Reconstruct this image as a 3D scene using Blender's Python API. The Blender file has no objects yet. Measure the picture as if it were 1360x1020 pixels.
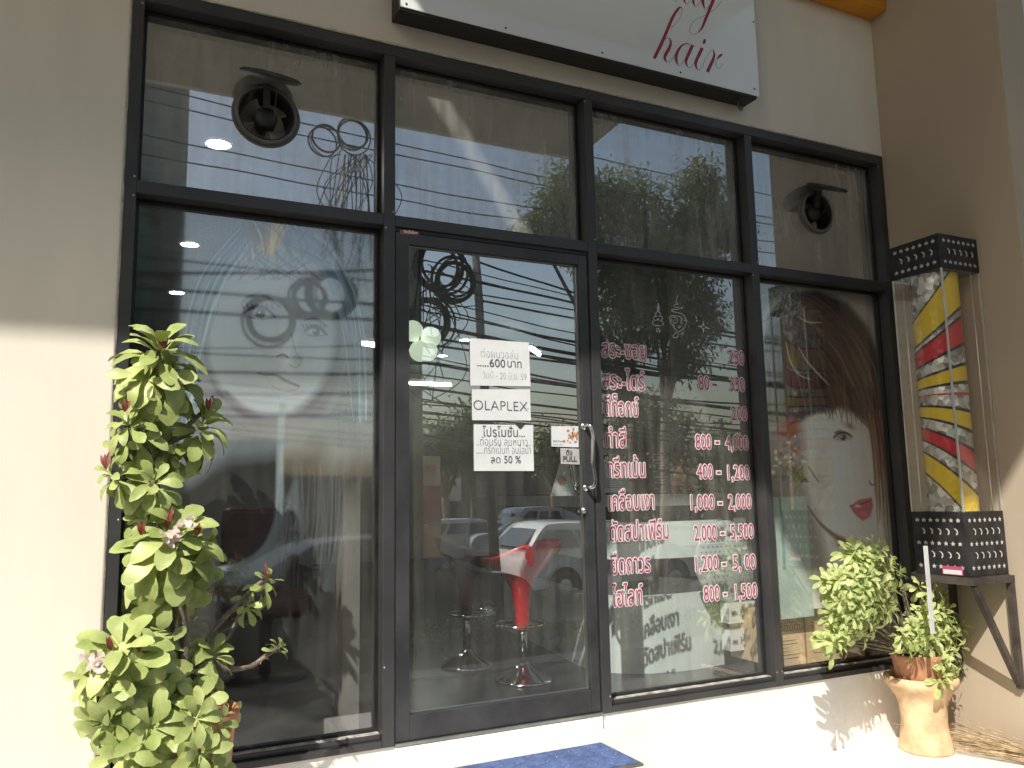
import bpy, bmesh, math, random
import numpy as np
from mathutils import Vector, Matrix, Quaternion
R = math.radians
C = bpy.context.scene.collection
random.seed(7)
# ------------------------------------------------------------------ camera geometry (units: scaled by SCL at the end)
SCL = 1.2
CAM = np.array([-0.96258, -3.20471, 0.96344]); YAW, PIT, ROL = R(25.76811), R(7.73823), R(-1.05014); FPX = 1080.65
def _basis():
    cy, sy = math.cos(YAW), math.sin(YAW)
    f = np.array([sy*math.cos(PIT), cy*math.cos(PIT), math.sin(PIT)])
    r = np.array([cy, -sy, 0.0]); u = np.cross(r, f)
    c, s = math.cos(ROL), math.sin(ROL)
    return c*r + s*u, -s*r + c*u, f
CR, CU, CF = _basis()
def ray(u, v): return CF + CR*(u-680)/FPX + CU*(510-v)/FPX
def P(u, v, y):
    d = ray(u, v); return Vector(CAM + d*(y-CAM[1])/d[1])
def PX(u, v, x):
    d = ray(u, v); return Vector(CAM + d*(x-CAM[0])/d[0])
def PZ(u, v, z):
    d = ray(u, v); return Vector(CAM + d*(z-CAM[2])/d[2])
def M(u, v, D, gy=0.08):      # where a thing the glass mirrors really stands, on the plane y = -D
    d = ray(u, v); p = CAM + d*(gy-CAM[1])/d[1]; e = d*np.array([1, -1, 1]); return Vector(p + e*(-D-p[1])/e[1])
def proj(X, Y, Z):
    dx, dy, dz = X-CAM[0], Y-CAM[1], Z-CAM[2]
    w = dx*CF[0]+dy*CF[1]+dz*CF[2]
    return 680+FPX*(dx*CR[0]+dy*CR[1]+dz*CR[2])/w, 510-FPX*(dx*CU[0]+dy*CU[1]+dz*CU[2])/w
# ------------------------------------------------------------------ objects
ORG = {}
def origin(o): return ORG.get(o.name, Vector((0, 0, 0))) if o is not None else Vector((0, 0, 0))
def tag(o, label=None, cat=None, group=None, kind=None):
    if label: o['label'] = label
    if cat: o['category'] = cat
    if group: o['group'] = group
    if kind: o['kind'] = kind
    return o
def thing(name, loc, label, cat, group=None):
    o = bpy.data.objects.new(name, None); C.objects.link(o); o.empty_display_size = .1
    o.location = Vector(loc); ORG[o.name] = Vector(loc)
    return tag(o, label, cat, group)
def link(name, me, parent=None):
    o = bpy.data.objects.new(name, me); C.objects.link(o)
    if parent is not None:
        o.parent = parent; org = origin(parent)
        ORG[o.name] = org
    return o
def obj(name, bm, mat, parent=None, smooth=False, bevel=0, keep=False):
    """bm in world coordinates; a child is stored relative to its thing; a top-level mesh gets its origin at its base"""
    me = bpy.data.meshes.new(name)
    if parent is not None: org = origin(parent)
    elif keep: org = Vector((0, 0, 0))
    else:
        vs = [v.co for v in bm.verts]
        org = Vector(((min(v.x for v in vs)+max(v.x for v in vs))/2, (min(v.y for v in vs)+max(v.y for v in vs))/2, min(v.z for v in vs)))
    for v in bm.verts: v.co -= org
    bm.normal_update(); bm.to_mesh(me); bm.free()
    for m in (mat if isinstance(mat, (list, tuple)) else [mat]): me.materials.append(m)
    if smooth:
        for p in me.polygons: p.use_smooth = True
    o = bpy.data.objects.new(name, me); C.objects.link(o)
    if parent is not None: o.parent = parent
    else: o.location = org
    ORG[o.name] = org
    if bevel:
        b = o.modifiers.new('b', 'BEVEL'); b.width = bevel; b.segments = 2; b.limit_method = 'ANGLE'; b.angle_limit = R(40)
    return o
def copy_tree(o, parent=None):
    c = o.copy(); C.objects.link(c)
    if parent is not None: c.parent = parent
    for ch in [x for x in bpy.data.objects if x.parent is o]: copy_tree(ch, c)
    return c
def BM(): return bmesh.new()
def box(bm, x0, x1, y0, y1, z0, z1, mi=0):
    v = [bm.verts.new((x, y, z)) for x in (x0, x1) for y in (y0, y1) for z in (z0, z1)]
    for f in ((0, 1, 3, 2), (4, 6, 7, 5), (0, 4, 5, 1), (2, 3, 7, 6), (0, 2, 6, 4), (1, 5, 7, 3)):
        bm.faces.new([v[i] for i in f]).material_index = mi
    return v
def quad(bm, a, b, c, d, mi=0):
    f = bm.faces.new([bm.verts.new(Vector(p)) for p in (a, b, c, d)]); f.material_index = mi; return f
def frame_for(d):
    d = Vector(d).normalized(); a = Vector((0, 0, 1)) if abs(d.z) < .9 else Vector((1, 0, 0))
    s = d.cross(a).normalized(); return s, s.cross(d).normalized()
def tube(bm, pts, rad, n=8, cap=True, mi=0):
    pts = [Vector(p) for p in pts]; rs = rad if isinstance(rad, (list, tuple)) else [rad]*len(pts)
    rings = []; s = None
    for i, p in enumerate(pts):
        d = (pts[min(i+1, len(pts)-1)]-pts[max(i-1, 0)])
        if d.length < 1e-9: d = Vector((0, 0, 1))
        d.normalize()
        if s is None: s, t = frame_for(d)
        else:
            s = (s-d*s.dot(d))
            s = s.normalized() if s.length > 1e-6 else frame_for(d)[0]
            t = s.cross(d).normalized()
        rings.append([bm.verts.new(p+(s*math.cos(2*math.pi*k/n)+t*math.sin(2*math.pi*k/n))*rs[i]) for k in range(n)])
    for a, b in zip(rings, rings[1:]):
        for k in range(n):
            f = bm.faces.new((a[k], a[(k+1) % n], b[(k+1) % n], b[k])); f.smooth = True; f.material_index = mi
    if cap:
        bm.faces.new(rings[0][::-1]).material_index = mi; bm.faces.new(rings[-1]).material_index = mi
def beam(bm, a, b, w, h, up=(0, 0, 1)):
    a, b = Vector(a), Vector(b); d = (b-a).normalized(); s = d.cross(Vector(up)).normalized(); t = s.cross(d)
    vs = [bm.verts.new(p+s*sx*w/2+t*sz*h/2) for p in (a, b) for sx, sz in ((-1, -1), (1, -1), (1, 1), (-1, 1))]
    for k in range(4): bm.faces.new((vs[k], vs[(k+1) % 4], vs[4+(k+1) % 4], vs[4+k]))
    bm.faces.new(vs[3::-1]); bm.faces.new(vs[4:])
def lathe(bm, c, prof, n=32, axis='z', a0=0, a1=2*math.pi, sy=1.0):
    c = Vector(c); full = abs(a1-a0-2*math.pi) < 1e-6; m = n if full else n+1; rings = []
    for r, h in prof:
        rr = []
        for k in range(m):
            a = a0+(a1-a0)*k/n
            if axis == 'z': q = Vector((r*math.cos(a), r*math.sin(a)*sy, h))
            elif axis == 'y': q = Vector((r*math.cos(a), h, r*math.sin(a)))
            else: q = Vector((h, r*math.cos(a), r*math.sin(a)))
            rr.append(bm.verts.new(c+q))
        rings.append(rr)
    for a, b in zip(rings, rings[1:]):
        for k in range(m if full else n):
            j = (k+1) % m
            try: bm.faces.new((a[k], a[j], b[j], b[k])).smooth = True
            except ValueError: pass
    return rings
def ball(bm, c, r, n=12, sq=(1, 1, 1)):
    mtx = Matrix.Translation(Vector(c)) @ Matrix.Diagonal((r*sq[0], r*sq[1], r*sq[2], 1))
    g = bmesh.ops.create_uvsphere(bm, u_segments=n, v_segments=max(6, n//2+2), radius=1, matrix=mtx)
    for v in g['verts']:
        for f in v.link_faces: f.smooth = True
def poly_prism(bm, pts, y0, y1, mi=0):   # polygon in xz, extruded along y
    a = [bm.verts.new((x, y0, z)) for x, z in pts]; b = [bm.verts.new((x, y1, z)) for x, z in pts]; n = len(pts)
    bm.faces.new(a).material_index = mi; bm.faces.new(b[::-1]).material_index = mi
    for k in range(n): bm.faces.new((a[k], b[k], b[(k+1) % n], a[(k+1) % n])).material_index = mi
# ------------------------------------------------------------------ materials
def new_mat(name):
    m = bpy.data.materials.new(name); m.use_nodes = True; nt = m.node_tree
    return m, nt, nt.nodes['Principled BSDF'], nt.nodes['Material Output']
def N(nt, t, **k):
    n = nt.nodes.new(t)
    for a, b in k.items():
        if a.startswith('i_'): n.inputs[a[2:].replace('_', ' ')].default_value = b
        else: setattr(n, a, b)
    return n
def ramp(nt, fac, stops):
    r = N(nt, 'ShaderNodeValToRGB'); e = r.color_ramp.elements
    while len(e) < len(stops): e.new(.5)
    for k, (p, c) in enumerate(stops): e[k].position = p; e[k].color = (*c, 1) if len(c) == 3 else c
    nt.links.new(fac, r.inputs[0]); return r.outputs[0]
def mat(name, c, rough=.6, metal=0, var=.12, scale=6, bump=0, bscale=60, c2=None, spec=.5, trans=None, coord='Object', emis=None, estr=0, coat=0):
    m, nt, b, o = new_mat(name)
    b.inputs['Roughness'].default_value = rough; b.inputs['Metallic'].default_value = metal; b.inputs['Specular IOR Level'].default_value = spec
    b.inputs['Coat Weight'].default_value = coat
    tc = N(nt, 'ShaderNodeTexCoord').outputs[coord]
    n = N(nt, 'ShaderNodeTexNoise'); n.inputs['Scale'].default_value = scale; n.inputs['Detail'].default_value = 6; n.inputs['Roughness'].default_value = .6
    nt.links.new(tc, n.inputs['Vector'])
    d = c2 if c2 else tuple(max(0, x*(1-2*var)) for x in c)
    e = c if c2 else tuple(min(1, x*(1+var)) for x in c)
    col = ramp(nt, n.outputs['Fac'], [(.32, d), (.68, e)])
    nt.links.new(col, b.inputs['Base Color'])
    if bump:
        q = N(nt, 'ShaderNodeTexNoise'); q.inputs['Scale'].default_value = bscale; q.inputs['Detail'].default_value = 4; nt.links.new(tc, q.inputs['Vector'])
        bp = N(nt, 'ShaderNodeBump'); bp.inputs['Strength'].default_value = bump; bp.inputs['Distance'].default_value = .01
        nt.links.new(q.outputs['Fac'], bp.inputs['Height']); nt.links.new(bp.outputs[0], b.inputs['Normal'])
    if emis: b.inputs['Emission Color'].default_value = (*emis, 1); b.inputs['Emission Strength'].default_value = estr
    if trans:
        t = N(nt, 'ShaderNodeBsdfTranslucent'); t.inputs[0].default_value = (*trans[0], 1); mx = N(nt, 'ShaderNodeMixShader'); mx.inputs[0].default_value = trans[1]
        nt.links.new(b.outputs[0], mx.inputs[1]); nt.links.new(t.outputs[0], mx.inputs[2]); nt.links.new(mx.outputs[0], o.inputs[0])
    return m
def emit(name, c, s):
    m, nt, b, o = new_mat(name); e = N(nt, 'ShaderNodeEmission'); e.inputs[0].default_value = (*c, 1); e.inputs[1].default_value = s
    nt.links.new(e.outputs[0], o.inputs[0]); return m
def glass_mat(name, tint=(.8, .84, .82), refl=.24, dust=.05, streak=True, gtint=(1, 1, 1), rough=0.0):
    m, nt, b, o = new_mat(name); nt.nodes.remove(b)
    tr = N(nt, 'ShaderNodeBsdfTransparent'); tr.inputs[0].default_value = (*tint, 1)
    gl = N(nt, 'ShaderNodeBsdfGlossy'); gl.inputs['Roughness'].default_value = rough; gl.inputs[0].default_value = (*gtint, 1)
    tc = N(nt, 'ShaderNodeTexCoord').outputs['Object']
    # the pane is never quite flat: a faint slow wave bends what it mirrors
    wn = N(nt, 'ShaderNodeTexNoise'); wn.inputs['Scale'].default_value = 1.6; wn.inputs['Detail'].default_value = 1; nt.links.new(tc, wn.inputs['Vector'])
    bp = N(nt, 'ShaderNodeBump'); bp.inputs['Strength'].default_value = .06; bp.inputs['Distance'].default_value = .02
    nt.links.new(wn.outputs['Fac'], bp.inputs['Height']); nt.links.new(bp.outputs[0], gl.inputs['Normal'])
    fr = N(nt, 'ShaderNodeLayerWeight'); fr.inputs[0].default_value = .5
    pw = N(nt, 'ShaderNodeMath', operation='POWER'); pw.inputs[1].default_value = 4.5; nt.links.new(fr.outputs['Facing'], pw.inputs[0])
    mr = N(nt, 'ShaderNodeMapRange'); mr.inputs['To Min'].default_value = refl; mr.inputs['To Max'].default_value = .85
    nt.links.new(pw.outputs[0], mr.inputs['Value'])
    gc = N(nt, 'ShaderNodeMix', data_type='RGBA'); gc.inputs[6].default_value = (0, 0, 0, 1); gc.inputs[7].default_value = (*gtint, 1); nt.links.new(mr.outputs[0], gc.inputs[0]); nt.links.new(gc.outputs[2], gl.inputs[0])
    mx = N(nt, 'ShaderNodeAddShader'); nt.links.new(tr.outputs[0], mx.inputs[0]); nt.links.new(gl.outputs[0], mx.inputs[1])
    df = N(nt, 'ShaderNodeBsdfDiffuse'); df.inputs[0].default_value = (.62, .6, .55, 1)
    mp = N(nt, 'ShaderNodeMapping'); mp.inputs['Scale'].default_value = (14, 1, 1.2); nt.links.new(tc, mp.inputs[0])
    n1 = N(nt, 'ShaderNodeTexNoise'); n1.inputs['Scale'].default_value = 1.5; n1.inputs['Detail'].default_value = 6; nt.links.new(mp.outputs[0], n1.inputs['Vector'])
    n2 = N(nt, 'ShaderNodeTexNoise'); n2.inputs['Scale'].default_value = 3; n2.inputs['Detail'].default_value = 8; nt.links.new(tc, n2.inputs['Vector'])
    ml = N(nt, 'ShaderNodeMath', operation='MULTIPLY'); nt.links.new(n1.outputs['Fac'], ml.inputs[0]); nt.links.new(n2.outputs['Fac'], ml.inputs[1])
    m2 = N(nt, 'ShaderNodeMapRange'); m2.inputs['From Min'].default_value = .14; m2.inputs['From Max'].default_value = .42
    m2.inputs['To Min'].default_value = dust*.45; m2.inputs['To Max'].default_value = dust*2; nt.links.new(ml.outputs[0], m2.inputs['Value'])
    m3 = N(nt, 'ShaderNodeMixShader'); nt.links.new(m2.outputs[0], m3.inputs[0]); nt.links.new(mx.outputs[0], m3.inputs[1]); nt.links.new(df.outputs[0], m3.inputs[2])
    nt.links.new(m3.outputs[0], o.inputs[0]); return m
def attr_mat(name, rough=.6, alpha=True, spec=.3, metal=0):
    m, nt, b, o = new_mat(name); b.inputs['Roughness'].default_value = rough; b.inputs['Specular IOR Level'].default_value = spec; b.inputs['Metallic'].default_value = metal
    a = N(nt, 'ShaderNodeVertexColor', layer_name='paint'); nt.links.new(a.outputs['Color'], b.inputs['Base Color'])
    if alpha: nt.links.new(a.outputs['Alpha'], b.inputs['Alpha'])
    return m
# painted wall: cream with soft stains, fine roller texture
def wall_mat(name, c, dirt=.07):
    m, nt, b, o = new_mat(name); b.inputs['Roughness'].default_value = .85; b.inputs['Specular IOR Level'].default_value = .2
    tc = N(nt, 'ShaderNodeTexCoord').outputs['Object']
    n = N(nt, 'ShaderNodeTexNoise'); n.inputs['Scale'].default_value = 1.1; n.inputs['Detail'].default_value = 8; nt.links.new(tc, n.inputs['Vector'])
    mp = N(nt, 'ShaderNodeMapping'); mp.inputs['Scale'].default_value = (5, 5, 1.2); nt.links.new(tc, mp.inputs[0])
    s = N(nt, 'ShaderNodeTexNoise'); s.inputs['Scale'].default_value = 1.3; s.inputs['Detail'].default_value = 5; nt.links.new(mp.outputs[0], s.inputs['Vector'])
    ad = N(nt, 'ShaderNodeMath', operation='ADD'); nt.links.new(n.outputs['Fac'], ad.inputs[0]); nt.links.new(s.outputs['Fac'], ad.inputs[1])
    hf = N(nt, 'ShaderNodeMath', operation='MULTIPLY'); hf.inputs[1].default_value = .5; nt.links.new(ad.outputs[0], hf.inputs[0])
    nt.links.new(ramp(nt, hf.outputs[0], [(.34, tuple(x*(1-dirt) for x in c)), (.6, c)]), b.inputs['Base Color'])
    q = N(nt, 'ShaderNodeTexNoise'); q.inputs['Scale'].default_value = 90; nt.links.new(tc, q.inputs['Vector'])
    bp = N(nt, 'ShaderNodeBump'); bp.inputs['Strength'].default_value = .12; bp.inputs['Distance'].default_value = .004
    nt.links.new(q.outputs['Fac'], bp.inputs['Height']); nt.links.new(bp.outputs[0], b.inputs['Normal'])
    return m
MW = wall_mat('cream_wall', (.90, .84, .74), .09); MWS = wall_mat('shaded_side_wall', (.55, .455, .345)); MWP = wall_mat('pale_front_wall', (.80, .76, .76))  # side wall: darker copy of the cream, its shade put into the colour
MFR = mat('dark_aluminium', (.062, .060, .060), .42, .0, .25, 3, .05, 200, spec=.5, c2=(.036, .037, .042))
MFR2 = mat('dark_aluminium_door', (.050, .050, .055), .4, 0, .25, 4, .05, 200)
MBLK = mat('black_steel', (.02, .02, .022), .45, 0, .3, 9)
MDUST = mat('dusty_sill', (.74, .71, .65), .9, 0, .25, 22, c2=(.22, .20, .18))
MFLOOR = mat('porch_concrete', (.86, .84, .80), .7, 0, .05, 2.5, .1, 80)
MWHITE = mat('white_panel', (.94, .95, .93), .25, 0, .02, 2, coat=1)
MRED = mat('red_vinyl', (.42, .01, .035), .4, 0, .1, 20)
MHAIRL = mat('thin_dark_line', (.06, .03, .04), .5)
MAMB = mat('amber_paint', (.75, .30, .02), .5, 0, .1, 3)
MCHR = mat('chrome', (.75, .75, .74), .12, 1, .05, 10)
MDUL = mat('dull_aluminium', (.42, .42, .40), .35, .9, .1, 10)
MFILM = glass_mat('film_backed_glass', refl=.20, dust=.045, tint=(.84, .86, .86), gtint=(.94, .97, 1), rough=.035)
MGLASS = glass_mat('shop_glass', refl=.34, dust=.085, tint=(.74, .77, .76), gtint=(.92, .96, 1))
MGLASSU = glass_mat('upper_glass', refl=.40, dust=.25, tint=(.70, .73, .72), gtint=(.94, .96, 1), rough=.012)
MGLASSD = glass_mat('door_glass', refl=.46, dust=.045, tint=(.72, .75, .74), gtint=(.92, .96, 1))
MTERRA = mat('terracotta', (.56, .27, .15), .75, 0, .15, 9, .2, 60)
MPALET = mat('pale_terracotta', (.85, .58, .34), .8, 0, .2, 8, .3, 50)
MSOIL = mat('soil', (.03, .02, .015), .95, 0, .3, 40, .5, 60)
MLEAF = mat('euphorbia_leaf', (.60, .66, .27), .42, 0, .3, 7, .1, 90, c2=(.20, .27, .06), trans=((.5, .66, .12), .07), spec=.45)
MLEAF2 = mat('shrub_leaf', (.78, .80, .40), .45, 0, .3, 20, .1, 90, c2=(.30, .40, .12), trans=((.6, .75, .15), .25), spec=.4)
MBUD = mat('red_bud', (.30, .09, .07), .5, 0, .2, 20, trans=((.5, .08, .06), .2))
MFLOW = mat('pale_pink_petal', (.92, .82, .77), .5, 0, .1, 30, trans=((.9, .6, .55), .25))
MSTEM = mat('thorny_stem', (.26, .21, .16), .8, 0, .3, 30, .6, 80)
MBARK = mat('tree_bark', (.20, .15, .10), .9, 0, .3, 6, .6, 30)
MBARKL = mat('pale_tree_bark', (.42, .34, .24), .9, 0, .25, 6, .5, 30)
MTLEAF = mat('tree_leaf', (.12, .14, .05), .5, 0, .3, 3, c2=(.03, .05, .015), trans=((.16, .22, .04), .3))
MTLEAF3 = mat('pale_tree_leaf', (.24, .27, .12), .5, 0, .3, 3, c2=(.05, .07, .02), trans=((.2, .26, .05), .3))
MCABLE = mat('black_cable', (.012, .012, .013), .6)
MPOLE = mat('pole_concrete', (.20, .185, .16), .9, 0, .2, 5, .3, 40)
MASPH = mat('asphalt', (.055, .055, .055), .9, 0, .2, 3, .3, 90)
MPAPER = mat('white_paper', (.90, .92, .94), .7, 0, .04, 6, .1, 30, trans=((.7, .72, .74), .15))
MINK = mat('grey_ink', (.10, .10, .11), .7)
MINKF = mat('faint_ink', (.36, .38, .41), .7)
MBLUE = mat('blue_mat', (.14, .21, .44), .8, 0, .2, 30, .4, 120)
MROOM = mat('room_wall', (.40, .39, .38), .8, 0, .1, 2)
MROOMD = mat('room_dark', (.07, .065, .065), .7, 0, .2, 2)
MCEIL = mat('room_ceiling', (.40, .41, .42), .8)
MTILE = mat('dark_floor_tile', (.035, .036, .038), .25, 0, .2, 3)
MCOUNT = mat('white_counter', (.84, .90, .87), .35, 0, .05, 2)
MCARD = mat('cardboard', (.72, .52, .30), .85, 0, .1, 5, .1, 50)
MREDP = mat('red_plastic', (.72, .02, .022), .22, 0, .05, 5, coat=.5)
def film(m, t):                       # thin vinyl lets part of the light through
    nt = m.node_tree; b = nt.nodes['Principled BSDF']; o = nt.nodes['Material Output']; tr = N(nt, 'ShaderNodeBsdfTransparent'); mx = N(nt, 'ShaderNodeMixShader'); mx.inputs[0].default_value = t
    nt.links.new(b.outputs[0], mx.inputs[1]); nt.links.new(tr.outputs[0], mx.inputs[2]); nt.links.new(mx.outputs[0], o.inputs[0]); return m
# ------------------------------------------------------------------ text
def text_mesh(s, size, offset=0.0, xs=1.0, align='LEFT', shear=0):
    c = bpy.data.curves.new('lettering', 'FONT'); c.body = s; c.size = size; c.offset = offset; c.align_x = align; c.resolution_u = 4; c.shear = shear
    o = bpy.data.objects.new('lettering', c); C.objects.link(o)
    bpy.context.view_layer.update()
    me = bpy.data.meshes.new_from_object(o.evaluated_get(bpy.context.evaluated_depsgraph_get()))
    bpy.data.objects.remove(o); bpy.data.curves.remove(c)
    for v in me.vertices: v.co.x *= xs
    return me
def add_text(bm, s, size, M4, offset=0.0, xs=1.0, fit=None, align='LEFT', shear=0):
    me = text_mesh(s, size, offset, xs, align, shear)
    if fit:
        xsv = [v.co.x for v in me.vertices]; w = max(xsv)-min(xsv); k = fit/w; x0 = min(xsv)
        for v in me.vertices: v.co.x = (v.co.x-x0)*k
    me.transform(M4); bm.from_mesh(me); bpy.data.meshes.remove(me)
def plane_m(p, ang=0, face='-y'):     # text plane facing -y, at p, rotated by ang in plane
    base = Matrix(((1, 0, 0, 0), (0, 0, -1, 0), (0, 1, 0, 0), (0, 0, 0, 1)))
    return Matrix.Translation(Vector(p)) @ Matrix.Rotation(ang, 4, 'Y').inverted() @ base
def ribbon(bm, pts, ws, fn):         # flat stroke in a 2D space, mapped to 3D by fn(x,y)
    L = []; Rr = []
    for i, p in enumerate(pts):
        a = pts[max(0, i-1)]; b = pts[min(len(pts)-1, i+1)]; dx, dy = b[0]-a[0], b[1]-a[1]; l = math.hypot(dx, dy) or 1
        w = ws[i]/2 if isinstance(ws, (list, tuple)) else ws/2
        nx, ny = -dy/l*w, dx/l*w
        L.append(bm.verts.new(fn(p[0]+nx, p[1]+ny))); Rr.append(bm.verts.new(fn(p[0]-nx, p[1]-ny)))
    for i in range(len(pts)-1):
        try: bm.faces.new((L[i], L[i+1], Rr[i+1], Rr[i]))
        except ValueError: pass
def smooth_pts(pts, k=6, ws=None):
    out = []; wo = []
    n = len(pts)
    for i in range(n-1):
        p0, p1, p2, p3 = pts[max(i-1, 0)], pts[i], pts[i+1], pts[min(i+2, n-1)]
        for j in range(k):
            t = j/k; t2, t3 = t*t, t*t*t
            out.append(tuple(.5*((2*p1[q])+(-p0[q]+p2[q])*t+(2*p0[q]-5*p1[q]+4*p2[q]-p3[q])*t2+(-p0[q]+3*p1[q]-3*p2[q]+p3[q])*t3) for q in range(len(p1))))
            if ws: wo.append(ws[i]*(1-t)+ws[i+1]*t)
    out.append(tuple(pts[-1]))
    if ws: wo.append(ws[-1]); return out, wo
    return out
# ================================================================== THE SHOP BUILDING
xL, xA, xR = -.992, -.948, 3.066
FZ = -.35                                   # porch floor level
bld = thing('shop_building', (1.0, .5, FZ), 'cream rendered shop wall with projecting side wall around the black glazed shopfront', 'building')
b = BM(); box(b, -4.2, xL-.002, .0, .25, FZ, 2.925); obj('front_wall', b, MW, bld, bevel=.006)
b = BM(); box(b, -4.2, 3.066, .0, .25, 2.925, 6.2); obj('lintel_wall', b, MW, bld)
b = BM(); box(b, xL, 3.066, .012, .16, FZ, -.002); obj('plinth', b, MFLOOR, bld)
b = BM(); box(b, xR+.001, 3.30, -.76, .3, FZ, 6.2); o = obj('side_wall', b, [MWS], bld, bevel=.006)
b = BM(); box(b, 3.303, 4.6, -.72, -.5, FZ, 6.2); obj('return_wall', b, MWP, bld)
b = BM(); poly_prism(b, [(-6.5, 3.11), (1.62, 3.11), (2.06, 3.50), (-6.5, 3.50)], -1.0, -.965); obj('awning_beam', b, wall_mat('awning_paint', (.80, .76, .68)), bld)
b = BM()                                     # unseen overhang, edges and slots shaped for the shadow lines and sun streaks
ZS0, ZS1 = 5.83, 5.95
def slab(x0, x1, y0, y1): box(b, x0, x1, y0, y1, ZS0, ZS1)
sl = [(-2.02, -1.84), (-1.745, -1.70)]
slab(-14, -2.70, -3.03, -.002); slab(-2.70, -2.25, -2.88, -.002); slab(-2.25, -1.42, -3.0, -2.64); slab(-2.25, -1.42, -2.05, -.002)
slab(-2.25, sl[0][0], -2.64, -2.05); slab(sl[0][1], sl[1][0], -2.64, -2.05); slab(sl[1][1], -1.42, -2.64, -2.05); slab(-1.42, 4.6, -4.0, -.002)
obj('unseen_overhang_slab', b, wall_mat('soffit_paint', (.8, .78, .72)), bld)
nb = thing('sky_block_wall', (-9, -2.5, FZ), 'unseen cream wall added left of the shop to block low sky light', 'building')
b = BM(); box(b, -10, -7.5, -5.2, .25, FZ-.3, 6.0); obj('wall', b, MW, nb)  # added out of view to keep low sky light off the side wall
am = thing('fascia_box', (2.3, -.05, 3.76), 'amber yellow painted fascia box high in the corner of the beige wall', 'fascia')
b = BM(); q0 = P(1162, 31, -.0)
box(b, 2.3, 3.060, -.115, -.002, 3.795, 4.25); obj('casing', b, MAMB, am, bevel=.004)
# ground outside
b = BM(); box(b, -5, 6.5, -.86, .24, FZ-.2, FZ); tag(obj('porch_floor', b, MFLOOR, keep=True), kind='structure')
b = BM(); box(b, -8, 12, -2.6, -.862, FZ-.2, FZ-.02); tag(obj('forecourt', b, mat('grey_concrete', (.16, .155, .145), .9, 0, .2, 2, .2, 50), keep=True), kind='structure')
b = BM(); box(b, -.05, 1.045, -.62, -.004, FZ+.002, -.058); box(b, .05, .999, -.004, .12, FZ+.002, -.004)
tag(obj('door_step', b, MFLOOR, bevel=.008, keep=True), kind='structure')
# ================================================================== SHOPFRONT
sf = thing('shopfront', (1.03, .05, 0), 'black aluminium framed glass shopfront with four bays and upper lights', 'shopfront')
m1, m2, m3 = (0.0, .049), (.999, 1.048), (2.003, 2.052)
D0, D1 = 0.0, .125
zT, zt = 2.918, 2.870; T1, T2 = 2.149, 2.100
def member(name, x0, x1, z0, z1, y0=D0, y1=D1):
    b = BM(); box(b, x0, x1, y0, y1, z0, z1); return obj(name, b, MFR, sf, bevel=.0025)
for x0, x1 in ((xL, xA), m1, m2, m3, (3.017, xR-.001)): member('upright', x0, x1, .0, zt-.0005)
member('head_rail', xL, xR-.001, zt, zT)
bays = [(xA, 0.0), (.049, .999), (1.048, 2.003), (2.052, 3.017)]
for i, (a, c) in enumerate(bays):
    member('transom', a+.0005, c-.0005, T2, T1, .001)
    if i != 1:
        member('sill', a+.0005, c-.0005, .0, .026, .001)
        b = BM(); box(b, a+.001, c-.001, .022, .12, .027, .046); obj('sill_ledge', b, MFR, sf, bevel=.002)
        b = BM(); box(b, a+.002, c-.002, .030, .075, .0465, .0475); obj('sill_dust', b, MDUST, sf)
GY = .08
def beads(b, x0, x1, z0, z1, y0, y1, w=.012):
    box(b, x0, x0+w, y0, y1, z0, z1); box(b, x1-w, x1, y0, y1, z0, z1)
    box(b, x0+w, x1-w, y0, y1, z1-w, z1); box(b, x0+w, x1-w, y0, y1, z0, z0+w)
def pane(x0, x1, z0, z1, m, y=GY, hole=None):
    b = BM()
    if hole is None: quad(b, (x0, y, z0), (x1, y, z0), (x1, y, z1), (x0, y, z1))
    else:                                    # sheet with a round hole for the fan
        hx, hz, hr = hole; n = 64; A_, B_ = [], []
        for k in range(n):
            a = 2*math.pi*(k+.5)/n; c_, s_ = math.cos(a), math.sin(a); t_ = min(((x1-hx) if c_ > 0 else (x0-hx))/c_, ((z1-hz) if s_ > 0 else (z0-hz))/s_)
            A_.append(b.verts.new((hx+hr*c_, y, hz+hr*s_))); B_.append(b.verts.new((hx+t_*c_, y, hz+t_*s_)))
        for k in range(n): j = (k+1) % n; b.faces.new((A_[k], A_[j], B_[j], B_[k]))
    o = obj('window_pane', b, m, sf)
    b = BM(); beads(b, x0+.0006, x1-.0006, z0+.0006, z1-.0006, y-.014, y-.002); beads(b, x0+.0006, x1-.0006, z0+.0006, z1-.0006, y+.002, y+.012)
    obj('glazing_bead', b, MBLK, o)
    return o
for i, (a, c) in enumerate(bays):
    pane(a, c, T1, zt, MGLASSU, hole={0: (-.478, 2.526, .125), 3: (2.577, 2.532, .118)}.get(i))
    if i != 1: pane(a, c, .047, T2, MGLASS if i == 2 else MFILM)
b = BM(); rs_ = random.Random(6)
def seal(p0, p1, w, n=60):
    p0, p1 = Vector(p0), Vector(p1); d = (p1-p0).normalized(); s_ = d.cross(Vector((0, 1, 0))); prev = None
    for i in range(n+1):
        c_ = p0.lerp(p1, i/n); k = w*rs_.uniform(.4, 1.2); cur = (b.verts.new(c_-s_*k*.5), b.verts.new(c_+s_*k*.5+Vector((0, -.003, 0))))
        if prev: b.faces.new((prev[0], cur[0], cur[1], prev[1]))
        prev = cur
seal((xL-.001, -.0025, 0), (xL-.001, -.0025, 2.92), .006); seal((xR-.003, -.0025, -.3), (xR-.003, -.0025, 2.92), .007); seal((xL, -.0025, 2.921), (xR, -.0025, 2.921), .007)
obj('sealant_bead', b, mat('pale_sealant', (.55, .50, .42), .8, 0, .2, 30), sf)
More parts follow.
